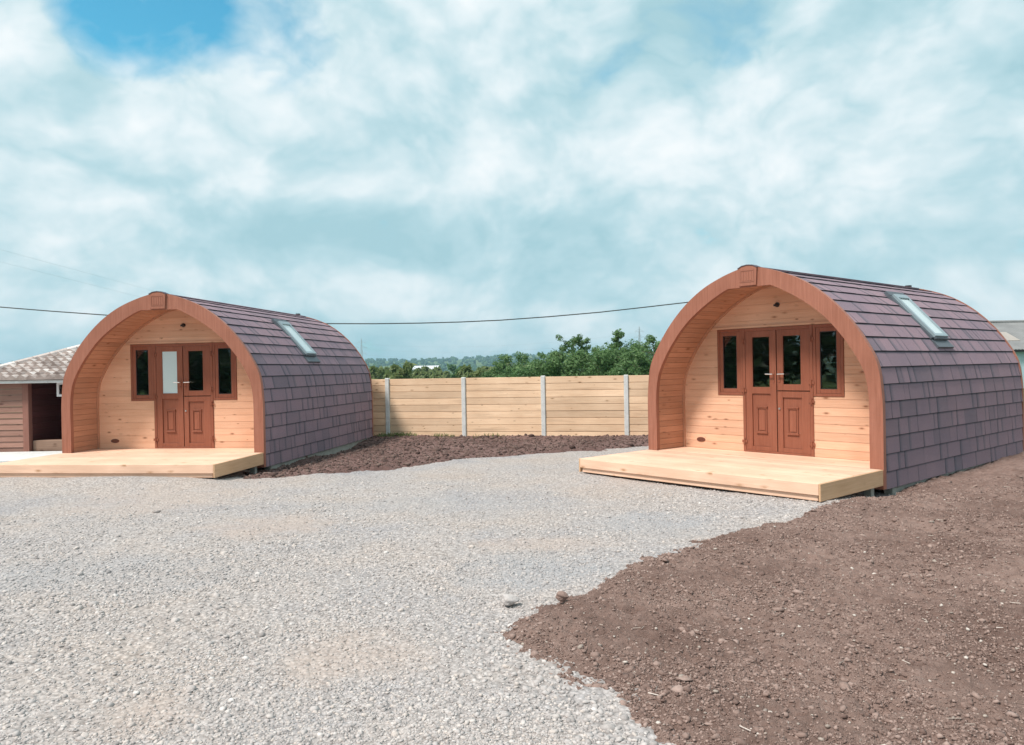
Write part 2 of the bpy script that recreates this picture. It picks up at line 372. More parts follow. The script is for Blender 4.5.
def seg_d(x, y, a, b):
    ex, ey = b[0] - a[0], b[1] - a[1]; t = np.clip(((x - a[0]) * ex + (y - a[1]) * ey) / (ex * ex + ey * ey), 0, 1)
    return np.hypot(x - a[0] - t * ex, y - a[1] - t * ey)
def dip(x, y):   # hollows dug along the pods' sides
    return -.055 * np.exp(-(seg_d(x, y, (1.0, 12.0), (3.75, 9.0)) / .6) ** 2) + .085 * np.exp(-(seg_d(x, y, (4.9, 10.2), (7.6, 12.6)) / .55) ** 2) + .13 * np.exp(-(seg_d(x, y, (-4.3, 13.4), (-3.7, 18.0)) / .55) ** 2)
def gravel_z(x, y):
    z = (fbm(x * .5, y * .5, 3, 3) - .5) * .07 + (fbm(x * 3, y * 3, 3, 5) - .5) * .02
    near = np.clip((14 - np.hypot(x, y)) / 6, .25, 1)
    z = z + (fbm(x * 28, y * 28, 3, 9) - .5) * .022 * near
    # gravel banked up in front of the left deck
    z = z - dip(x, y); z = z + .105 * np.exp(-((y - (12.0 - .13 * (x + 6))) / .55) ** 2) / (1 + np.exp(np.clip((x + 4.6) / .25, -30, 30)))
    return z
def soil_z(x, y, sd):
    rise = np.clip(sd / .35, -1.5, 1); h = np.where(rise > 0, np.sqrt(np.maximum(rise, 0)) * .065, rise * .09)
    big = (fbm(x * .7, y * .7, 3, 51) - .5) * .10
    cl = np.abs(fbm(x * 5.5 + 2 * vnoise(x * 2, y * 2, 90), y * 5.5, 3, 53) - .5) * -.075
    fine = (fbm(x * 15, y * 15, 4, 57, .68) - .5) * .062
    cr = np.clip(.33 - fbm(x * 4, y * 9, 4, 61), 0, 1) * -.25
    return h + big + cl + fine + cr - dip(x, y)
def polar(angles, radii):
    A, Q = np.meshgrid(angles, radii); x = Q * np.sin(A); y = Q * np.cos(A)
    na, nr = len(angles), len(radii)
    i = np.arange(nr - 1)[:, None] * na + np.arange(na - 1)[None, :]
    f = np.stack([i, i + 1, i + na + 1, i + na], -1).reshape(-1, 4)
    return x.ravel(), y.ravel(), f
def ground_stains(nt, tc, base, k):
    """worn patches of buff subsoil, and damp blue-grey fines beside the soil edge"""
    L = nt.links; sx = N(nt, 'ShaderNodeSeparateXYZ'); L.new(tc.outputs['Object'], sx.inputs[0])
    n2 = N(nt, 'ShaderNodeTexNoise', i_Scale=3.0, i_Detail=5.0); L.new(tc.outputs['Object'], n2.inputs['Vector'])
    def spots(lst):
        tot = None
        for (px, py, ra, rb, st) in lst:
            dx = math_(nt, 'DIVIDE', math_(nt, 'SUBTRACT', sx.outputs[0], px), ra); dy = math_(nt, 'DIVIDE', math_(nt, 'SUBTRACT', sx.outputs[1], py), rb)
            dd = math_(nt, 'ADD', math_(nt, 'MULTIPLY', dx, dx), math_(nt, 'MULTIPLY', dy, dy))
            q = math_(nt, 'MULTIPLY', math_(nt, 'SUBTRACT', math_(nt, 'MULTIPLY', n2.outputs['Fac'], 2.2), dd, clamp=True), st * k, clamp=True)
            tot = q if tot is None else math_(nt, 'MAXIMUM', tot, q)
        return tot
    a = mixc(nt, 'MIX', spots(((-1.00, 4.62, .50, .5, .42), (-2.75, 8.6, .8, .8, .5), (-1.9, 3.9, .3, .3, .35), (-4.8, 10.6, 1.4, 1.2, .3), (.25, 7.5, .8, .35, .4), (1.6, 11.0, 1.2, .6, .3))), base, (.43, .35, .30))
    return mixc(nt, 'MIX', spots(((.15, 6.55, .75, .7, .55), (-3.6, 6.6, 1.6, .8, .35), (1.6, 8.4, .9, .8, .4), (-1.2, 9.8, 1.8, .7, .25))), a.outputs[2], (.30, .315, .335))
def gravel_mat():
    m, nt, b = mat('gravel'); L = nt.links; tc = N(nt, 'ShaderNodeTexCoord')
    def vor(scale, seed):
        v = N(nt, 'ShaderNodeTexVoronoi', i_Scale=scale); L.new(tc.outputs['Object'], v.inputs['Vector']); return v
    v1 = vor(34, 0); v2 = vor(75, 1)
    s1 = N(nt, 'ShaderNodeSeparateColor'); L.new(v1.outputs['Color'], s1.inputs[0])
    s2 = N(nt, 'ShaderNodeSeparateColor'); L.new(v2.outputs['Color'], s2.inputs[0])
    t = math_(nt, 'ADD', math_(nt, 'MULTIPLY', s1.outputs[0], .55), math_(nt, 'MULTIPLY', s2.outputs[1], .45))
    c = ramp(nt, [(.1, (.305, .282, .272)), (.45, (.425, .397, .383)), (.75, (.495, .463, .447)), (1, (.585, .557, .538))]); L.new(t, c.inputs[0])
    gap = ramp(nt, [(.25, (1, 1, 1)), (.75, (.55, .54, .53))]); L.new(v1.outputs['Distance'], gap.inputs[0])
    c1 = mixc(nt, 'MULTIPLY', .7, c.outputs[0], gap.outputs[0])
    n1 = N(nt, 'ShaderNodeTexNoise', i_Scale=.55, i_Detail=6.0, i_Roughness=.62); L.new(tc.outputs['Object'], n1.inputs['Vector'])
    r1 = ramp(nt, [(.32, (.83, .87, .93)), (.48, (1, 1, 1)), (.62, (1.04, .99, .94)), (.75, (.95, .86, .78))]); L.new(n1.outputs['Fac'], r1.inputs[0])
    c2 = mixc(nt, 'MULTIPLY', .9, c1.outputs[2], r1.outputs[0])
    c3 = ground_stains(nt, tc, c2.outputs[2], 1.0)
    L.new(c3.outputs[2], b.inputs['Base Color']); b.inputs['Roughness'].default_value = .95; b.inputs['Specular IOR Level'].default_value = .15
    bp = N(nt, 'ShaderNodeBump', i_Strength=.8, i_Distance=.012); bp.invert = True
    L.new(v1.outputs['Distance'], bp.inputs['Height']); L.new(bp.outputs[0], b.inputs['Normal'])
    return m
def soil_mat(name='bare_soil', k=1.0, tint=(1, 1, 1)):
    m, nt, b = mat(name); L = nt.links; tc = N(nt, 'ShaderNodeTexCoord')
    n1 = N(nt, 'ShaderNodeTexNoise', i_Scale=9.0, i_Detail=9.0, i_Roughness=.7); L.new(tc.outputs['Object'], n1.inputs['Vector'])
    cc = lambda *c: tuple(a * k * t for a, t in zip(c, tint))
    r = ramp(nt, [(.28, cc(.175, .118, .099)), (.5, cc(.265, .185, .157)), (.72, cc(.345, .252, .218))]); L.new(n1.outputs['Fac'], r.inputs[0])
    n2 = N(nt, 'ShaderNodeTexNoise', i_Scale=.8, i_Detail=4.0); L.new(tc.outputs['Object'], n2.inputs['Vector'])
    r2 = ramp(nt, [(.35, (.72, .68, .67)), (.62, (1.12, 1.12, 1.12))]); L.new(n2.outputs['Fac'], r2.inputs[0])
    mu = mixc(nt, 'MULTIPLY', .9, r.outputs[0], r2.outputs[0])
    v = N(nt, 'ShaderNodeTexVoronoi', i_Scale=22.0); L.new(tc.outputs['Object'], v.inputs['Vector'])
    sp = ramp(nt, [(.10, (1, 1, 1)), (.16, (0, 0, 0))]); L.new(v.outputs['Distance'], sp.inputs[0])
    s1 = N(nt, 'ShaderNodeSeparateColor'); L.new(v.outputs['Color'], s1.inputs[0])
    kf = math_(nt, 'MULTIPLY', sp.outputs[0], math_(nt, 'GREATER_THAN', s1.outputs[0], .93))
    mk = mixc(nt, 'MIX', kf, mu.outputs[2], (.5, .45, .4))
    L.new(mk.outputs[2], b.inputs['Base Color']); b.inputs['Roughness'].default_value = 1; b.inputs['Specular IOR Level'].default_value = .1
    n3 = N(nt, 'ShaderNodeTexNoise', i_Scale=70.0, i_Detail=5.0, i_Roughness=.7); L.new(tc.outputs['Object'], n3.inputs['Vector'])
    bp = N(nt, 'ShaderNodeBump', i_Strength=1.0, i_Distance=.022); L.new(n3.outputs['Fac'], bp.inputs['Height']); L.new(bp.outputs[0], b.inputs['Normal'])
    return m
def field_mat():
    m, nt, b = mat('field'); L = nt.links; tc = N(nt, 'ShaderNodeTexCoord')
    n1 = N(nt, 'ShaderNodeTexNoise', i_Scale=.012, i_Detail=8.0, i_Roughness=.6); L.new(tc.outputs['Object'], n1.inputs['Vector'])
    r = ramp(nt, [(.35, (.06, .10, .035)), (.5, (.10, .155, .05)), (.65, (.16, .19, .08))]); L.new(n1.outputs['Fac'], r.inputs[0])
    L.new(r.outputs[0], b.inputs['Base Color']); b.inputs['Roughness'].default_value = 1; b.inputs['Specular IOR Level'].default_value = .1
    return m
M['gravel'] = gravel_mat(); M['soil'] = soil_mat(); M['soil_back'] = soil_mat('dark_soil', .70, (1.02, .95, 1.0)); M['field'] = field_mat()

def terrain(r, ang):
    """height of the land beyond the yard: falls to a valley, then rises to wooded hills"""
    base = -.42 - 9 * np.clip((r - 60) / 300, 0, 1) ** 1.3
    ridge = 36 + 6 * np.sin(ang * 3.1 + 1.3) + 6 * np.sin(ang * 9 + .4) + 3 * np.sin(ang * 23)
    t = np.clip((r - 900) / 1700, 0, 1); t = t * t * (3 - 2 * t)
    return base + t * (ridge + 9 - 2)
ang = np.radians(np.arange(-180, 180.01, 2)); rad = np.concatenate([[.01], np.geomspace(3, 950, 60)])
x, y, f = polar(ang, rad); rr = np.hypot(x, y)
tag(npmesh('ground', np.stack([x, y, terrain(rr, np.arctan2(x, y))], -1), f[:, ::-1], M['field'], smooth=True), 'green field falling away beyond the fence', 'ground', kind='structure')
ang = np.radians(np.arange(-180, 180.01, 1)); rad = np.geomspace(930, 5000, 40)
x, y, f = polar(ang, rad); rr = np.hypot(x, y)
tag(npmesh('hills', np.stack([x, y, terrain(rr, np.arctan2(x, y)) - .2], -1), f[:, ::-1], M['field'], smooth=True), 'low blue-green wooded hills on the horizon', 'hills', kind='structure')

dense = np.linspace(-.80, .80, 860)
coarse_l = np.linspace(-math.pi, -.80, 50)[:-1]; coarse_r = np.linspace(.80, math.pi, 50)[1:]
ang = np.concatenate([coarse_l, dense, coarse_r])
rad = np.concatenate([np.linspace(.2, 2.4, 12)[:-1], np.geomspace(2.4, 16, 430), np.geomspace(16, 34, 40)[1:]])
x, y, f = polar(ang, rad)
fx, fy = x[f].mean(1), y[f].mean(1)
sa, sb = soil_sd(fx, fy)
keep = (np.maximum(sa, sb) < .45) & (fy < 19.3) & (fx < 12) & (fx > -30)
tag(npmesh('gravel_yard', np.stack([x, y, gravel_z(x, y)], -1), f[keep][:, ::-1], M['gravel'], smooth=True), 'pale grey crushed stone yard in front of the pods', 'gravel', kind='structure')

def soil_sheet(name, which, angles, radii, m, label, ylim):
    x, y, f = polar(angles, radii); s = soil_sd(x, y)[which]; z = soil_z(x, y, s) 
    if which == 0:   # the ground drops a little along the right pod
        pass
    else:
        z = z - .07 * np.clip((y - 15) / 4, 0, 1)
    keep = s[f].max(1) > -.3
    keep &= y[f].max(1) < ylim
    used = np.unique(f[keep]); mp = np.full(len(x), -1); mp[used] = np.arange(len(used))
    tag(npmesh(name, np.stack([x, y, z], -1)[used], mp[f[keep]][:, ::-1], m, smooth=True), label, 'soil', kind='structure')
soil_sheet('soil_bed', 0, np.concatenate([np.linspace(-.15, .86, 800), np.linspace(.86, 2.6, 40)[1:]]), np.concatenate([np.linspace(.6, 2.4, 10)[:-1], np.geomspace(2.4, 14, 520), np.geomspace(14, 30, 80)[1:]]), M['soil'], 'bare brown earth in the right foreground', 24)
soil_sheet('soil_strip', 1, np.linspace(-.50, .45, 560), np.geomspace(11.5, 24, 300), M['soil_back'], 'dark dug earth along the foot of the fence', 20.6)

# loose stones and clods: icosahedra, jittered
PHI = (1 + 5 ** .5) / 2
ICO_V = np.array([(-1, PHI, 0), (1, PHI, 0), (-1, -PHI, 0), (1, -PHI, 0), (0, -1, PHI), (0, 1, PHI), (0, -1, -PHI), (0, 1, -PHI), (PHI, 0, -1), (PHI, 0, 1), (-PHI, 0, -1), (-PHI, 0, 1)]) / math.hypot(1, PHI)
ICO_F = np.array([(0, 11, 5), (0, 5, 1), (0, 1, 7), (0, 7, 10), (0, 10, 11), (1, 5, 9), (5, 11, 4), (11, 10, 2), (10, 7, 6), (7, 1, 8), (3, 9, 4), (3, 4, 2), (3, 2, 6), (3, 6, 8), (3, 8, 9), (4, 9, 5), (2, 4, 11), (6, 2, 10), (8, 6, 7), (9, 8, 1)])
OCT_V = np.array([(1, 0, 0), (-1, 0, 0), (0, 1, 0), (0, -1, 0), (0, 0, 1), (0, 0, -1.)])
OCT_F = np.array([(0, 2, 4), (2, 1, 4), (1, 3, 4), (3, 0, 4), (2, 0, 5), (1, 2, 5), (3, 1, 5), (0, 3, 5)])
def scatter(name, x, y, z, r, m, flat=.62, smooth=False, jit=.28, crumb=False):
    BV, BF = (OCT_V, OCT_F) if crumb else (ICO_V, ICO_F); nv = len(BV)
    n = len(x); V = BV[None] * (1 + (rng.random((n, nv, 1)) - .5) * 2 * jit)
    V = V * np.stack([1 + (rng.random(n) - .5) * .7, 1 + (rng.random(n) - .5) * .7, flat + (rng.random(n) - .5) * .4], -1)[:, None]
    # tilt then spin
    t = (rng.random(n) - .5) * .9; c, s = np.cos(t)[:, None], np.sin(t)[:, None]
    V = np.stack([V[..., 0], V[..., 1] * c - V[..., 2] * s, V[..., 1] * s + V[..., 2] * c], -1)
    t = rng.random(n) * TAU; c, s = np.cos(t)[:, None], np.sin(t)[:, None]
    V = np.stack([V[..., 0] * c - V[..., 1] * s, V[..., 0] * s + V[..., 1] * c, V[..., 2]], -1)
    V = V * r[:, None, None] + np.stack([x, y, z], -1)[:, None]
    F = (np.arange(n)[:, None, None] * nv + BF[None]).reshape(-1, 3)
    return npmesh(name, V.reshape(-1, 3), F, m, np.repeat(rng.random(n), len(BF)), smooth=smooth)
def stone_mat(name, stops, stains=0):
    m, nt, b = mat(name); L = nt.links; at = N(nt, 'ShaderNodeAttribute', attribute_name='tone')
    r = ramp(nt, stops); L.new(at.outputs['Fac'], r.inputs[0])
    tc = N(nt, 'ShaderNodeTexCoord'); n1 = N(nt, 'ShaderNodeTexNoise', i_Scale=70.0, i_Detail=4.0); L.new(tc.outputs['Object'], n1.inputs['Vector'])
    r2 = ramp(nt, [(.3, (.8, .8, .8)), (.7, (1.12, 1.12, 1.12))]); L.new(n1.outputs['Fac'], r2.inputs[0])
    mu = mixc(nt, 'MULTIPLY', .8, r.outputs[0], r2.outputs[0])
    if stains: mu = ground_stains(nt, tc, mu.outputs[2], stains)
    L.new(mu.outputs[2], b.inputs['Base Color'])
    b.inputs['Roughness'].default_value = .9; b.inputs['Specular IOR Level'].default_value = .2
    return m
M['stone'] = stone_mat('crushed_limestone', [(0, (.305, .282, .272)), (.3, (.415, .388, .375)), (.7, (.485, .455, .44)), (.92, (.53, .475, .435)), (1, (.615, .587, .568))], .7)
M['clod'] = stone_mat('soil_clod', [(0, (.15, .10, .085)), (.5, (.25, .176, .15)), (1, (.35, .26, .226))])
M['clod_back'] = stone_mat('dark_soil_clod', [(0, (.075, .048, .042)), (.5, (.125, .082, .07)), (1, (.19, .135, .115))])
M['pale_stone'] = stone_mat('pale_pebble', [(0, (.28, .235, .205)), (.5, (.42, .36, .31)), (1, (.6, .55, .5))])
def sample(n, a0, a1, r0, r1):
    a = a0 + (a1 - a0) * rng.random(n); r = r0 * (r1 / r0) ** rng.random(n)
    return r * np.sin(a), r * np.cos(a), r
x, y, q = sample(170000, -.74, .62, 2.6, 13); sa, sb = soil_sd(x, y); s = np.maximum(sa, sb)
k = (s < .12) & ((s < -.02) | (rng.random(len(s)) < .35)); x, y, q, s = x[k], y[k], q[k], s[k]
patchd = np.minimum(np.hypot((x + 1.0) / .42, (y - 4.62) / .36), np.hypot((x + 2.75) / .7, (y - 8.6) / .6))
thin = np.clip((fbm(x * .9 + 5, y * .9, 4, 140) - .33) * 3.2, .30, 1)
k = ((patchd > 1) | (rng.random(len(x)) < .3)) & (rng.random(len(x)) < thin); x, y, q, s = x[k], y[k], q[k], s[k]
k = rng.random(len(x)) < np.clip((13 - q) / 5, 0, 1); x, y, q, s = x[k], y[k], q[k], s[k]
near_edge = np.exp(-((s + .12) / .2) ** 2) * (y < 5.2)
rad_ = np.exp(rng.normal(0, .38, len(x))) * (.0047 + .0006 * q) * (1 + .55 * near_edge)
rad_ = np.minimum(rad_, .05)
tag(scatter('gravel_stones', x, y, gravel_z(x, y) + rad_ * .02, rad_, M['stone']), 'loose crushed grey stones covering the yard', 'gravel', kind='stuff')
def soil_h(x, y, which=0):
    s = soil_sd(x, y)[which]; z = soil_z(x, y, s)
    return z if which == 0 else (z - .07 * np.clip((y - 15) / 4, 0, 1))
x, y, q = sample(120000, -.1, .8, 2.6, 13); s = soil_sd(x, y)[0]; cl = fbm(x * 1.5, y * 1.5, 3, 77)
k = (s > -.02) & (rng.random(len(s)) < np.clip((cl - .38) * 4, .12, 1) * np.where(s < .3, 1, .7)); x, y, q = x[k], y[k], q[k]
rad_ = np.minimum(np.exp(rng.normal(0, .6, len(x))) * .0036 * (1 + .08 * q), .035)
tag(scatter('soil_clods', x, y, soil_h(x, y) + rad_ * .05, rad_, M['clod'], .55, jit=.42), 'crumbled clods scattered over the brown earth', 'soil', kind='stuff')
x, y, q = sample(240000, -.1, .8, 2.6, 12); s = soil_sd(x, y)[0]; cl = fbm(x * 2.2, y * 2.2, 4, 78)
k = (s > -.05) & (rng.random(len(s)) < np.clip((cl - .36) * 5, .15, 1)); x, y, q = x[k], y[k], q[k]
rad_ = np.minimum(np.exp(rng.normal(0, .5, len(x))) * .0030 * (1 + .12 * q), .02)
tag(scatter('soil_crumbs', x, y, soil_h(x, y) + rad_ * .1, rad_, M['clod'], .7, jit=.4, crumb=True), 'fine crumbs of brown earth', 'soil', kind='stuff')
# dead straw and root bits lying on the earth
n = 260; a_ = rng.random(n) * .75; q_ = 2.9 * (12 / 2.9) ** rng.random(n); x, y = q_ * np.sin(a_), q_ * np.cos(a_); k = soil_sd(x, y)[0] > .05; x, y = x[k], y[k]; n = len(x)
z = soil_h(x, y) + .012; th_ = rng.random(n) * TAU; ln_ = .009 + .026 * rng.random(n) ** 2; dx, dy = np.cos(th_) * ln_, np.sin(th_) * ln_; w_ = .0022
V = np.stack([np.stack([x - dx, y - dy, z], -1), np.stack([x - dx - dy / ln_ * w_, y - dy + dx / ln_ * w_, z + .004], -1), np.stack([x + dx - dy / ln_ * w_, y + dy + dx / ln_ * w_, z + .006], -1), np.stack([x + dx, y + dy, z + .003], -1)], 1).reshape(-1, 3)
tag(npmesh('straw_bits', V, np.arange(n * 4).reshape(n, 4), M['pale_stone'], rng.random(n)), 'dry straw and root bits on the brown earth', 'litter', kind='stuff')
x, y, q = sample(34000, -.36, .32, 12, 20.3); s = soil_sd(x, y)[1]; k = (s > 0); x, y = x[k], y[k]
rad_ = np.minimum(np.exp(rng.normal(0, .6, len(x))) * .0125, .09)
tag(scatter('fence_foot_clods', x, y, soil_h(x, y, 1) + rad_ * .1, rad_, M['clod_back'], .6), 'dark clods of dug earth in front of the fence', 'soil', kind='stuff')
x, y, q = sample(1900, -.1, .75, 2.8, 14); s = soil_sd(x, y)[0]; k = s > .03; x, y = x[k], y[k]
rad_ = np.minimum(np.exp(rng.normal(0, .5, len(x))) * .0058, .022)
tag(scatter('soil_pebbles', x, y, soil_h(x, y) + rad_ * .25, rad_, M['pale_stone'], .6), 'pale pebbles dotted over the brown earth', 'pebbles', kind='stuff')

def rock(name, px, py, z, r, m, label, cat, seed):
    g = np.random.default_rng(seed); bm = bmesh.new(); bmesh.ops.create_icosphere(bm, subdivisions=3, radius=1)
    for v in bm.verts:
        c = v.co; n = .22 * math.sin(3.1 * c.x + seed) + .18 * math.sin(4.3 * c.y + seed * 2) + .15 * math.sin(5 * c.z + c.x * 3)
        v.co = Vector((c.x * 1.15, c.y * .9, c.z * .68)) * (r * (1 + n * .6 + g.normal(0, .025)))
    me = bpy.data.meshes.new(name); bm.to_mesh(me); bm.free(); me.materials.append(m)
    at = me.attributes.new('tone', 'FLOAT', 'FACE'); at.data.foreach_set('value', [.55] * len(me.polygons))
    o = bpy.data.objects.new(name, me); COL.objects.link(o); o.location = (px, py, z)
    tag(o, label, cat)
rock('stone', -.04, 5.56, .035, .055, M['stone'], 'fist-sized grey stone lying on the gravel beside the soil edge', 'stone', 3)
rock('soil_clump', .33, 5.50, .078, .045, M['clod'], 'rounded brown earth clump on the soil edge right of the grey stone', 'clod', 8)

# ------------------------------------------------------------------ camping pods
def catmull(pts, n=10):
    P = [Vector(p) for p in pts]; P = [2 * P[0] - P[1]] + P + [2 * P[-1] - P[-2]]; out = []
    for i in range(1, len(P) - 2):
        for j in range(n):
            t = j / n; a, b_, c, d = P[i - 1:i + 3]
            out.append(.5 * ((2 * b_) + (c - a) * t + (2 * a - 5 * b_ + 4 * c - d) * t * t + (3 * b_ - a - 3 * c + d) * t ** 3))
    out.append(P[-2]); return out
OUT = catmull([(1.957, -.27), (1.957, .2), (1.957, .6), (1.950, .95), (1.900, 1.36), (1.765, 1.66), (1.505, 2.035), (1.18, 2.365), (.83, 2.610), (.48, 2.765), (.18, 2.855), (0, 2.885)])
INN = catmull([(1.78, -.02), (1.78, .4), (1.78, .90), (1.735, 1.24), (1.63, 1.475), (1.50, 1.685), (1.365, 1.86), (1.23, 2.015), (1.04, 2.185), (.75, 2.385), (.42, 2.56), (.18, 2.645), (0, 2.665)])
def resamp(P, n):
    d = [0]
    for a, b_ in zip(P, P[1:]): d.append(d[-1] + (b_ - a).length)
    out = []; j = 0
    for i in range(n + 1):
        s = d[-1] * i / n
        while j < len(P) - 2 and d[j + 1] < s: j += 1
        out.append(P[j].lerp(P[j + 1], (s - d[j]) / (d[j + 1] - d[j])))
    return out, d[-1]
def normal_off(P, o):
    q = []
    for i, p in enumerate(P):
        t = (P[min(i + 1, len(P) - 1)] - P[max(i - 1, 0)]).normalized(); n = Vector((t.y, -t.x))
        q.append(p + n * o)
    return q
def full(P):   # half profile (right, bottom to top) -> right foot over the apex to left foot
    return [(p[0], p[1]) for p in P] + [(-p[0], p[1]) for p in reversed(P[:-1])]
def inner_x(z):
    for a, b_ in zip(INN, INN[1:]):
        if a.y <= z <= b_.y: return a.x + (b_.x - a.x) * (z - a.y) / (b_.y - a.y)
    return 1.78 if z < 0 else 0
SETB = .739

def frame_boxes(m, x0, x1, z0, z1, w, y0, y1, tone=.5, wb=None):
    wb = w if wb is None else wb
    m.box(x0, x0 + w, y0, y1, z0, z1, tone); m.box(x1 - w, x1, y0, y1, z0, z1, tone)
    m.box(x0 + w, x1 - w, y0 + .001, y1 - .001, z1 - w, z1, tone + .03); m.box(x0 + w, x1 - w, y0 + .001, y1 - .001, z0, z0 + wb, tone + .03)

def pane(parent, x0, x1, z0, z1, y, mt='glass'):
    m = MB(); m.box(x0, x1, y, y + .012, z0, z1); return m.build('pane', M[mt], parent)

def lever(parent, x, z, y, sgn):
    m = MB(); m.box(x - .015, x + .015, y - .008, y, z - .10, z + .10); m.build('handle_plate', M['upvc'], parent)
    m = MB(); m.beam((x, y - .0095, z - .05), (x, y - .0082, z - .05), .009, sides=8); m.build('keyhole', M['black'], parent)
    m = MB()
    m.beam((x, y - .01, z + .03), (x, y - .055, z + .03), .010, sides=8)
    m.beam((x - sgn * .006, y - .052, z + .03), (x + sgn * .115, y - .055, z + .033), .0095, sides=8)
    return m.build('handle', M['chrome'], parent)

def hinges(parent, x, zs, y):
    for z in zs:
        m = MB(); m.beam((x, y - .012, z - .045), (x, y - .012, z + .045), .013, sides=8); m.box(x - .045, x + .045, y - .008, y, z - .022, z + .022)
        m.build('hinge', M['upvc'], parent)

def moulded_panel(m, x0, x1, z0, z1, y, ix0, ix1, iz0, iz1):
    m.box(x0, x1, y + .022, y + .034, z0, z1, .45)                     # recessed field
    b = .018                                                           # raised rectangle moulding, stepped
    m.box(ix0, ix1, y + .004, y + .0225, iz1 - b, iz1, .6); m.box(ix0, ix1, y + .004, y + .0225, iz0, iz0 + b, .6)
    m.box(ix0, ix0 + b, y + .006, y + .0225, iz0 + b, iz1 - b, .55); m.box(ix1 - b, ix1, y + .006, y + .0225, iz0 + b, iz1 - b, .55)
    m.box(ix0 + .034, ix1 - .034, y + .013, y + .0225, iz0 + .034, iz1 - .034, .5)
    m.box(ix0 - .012, ix1 + .012, y - .002, y + .0223, iz1, iz1 + .016, .6)
    m.box(ix0 - .012, ix1 + .012, y - .002, y + .0223, iz0 - .016, iz0, .6)

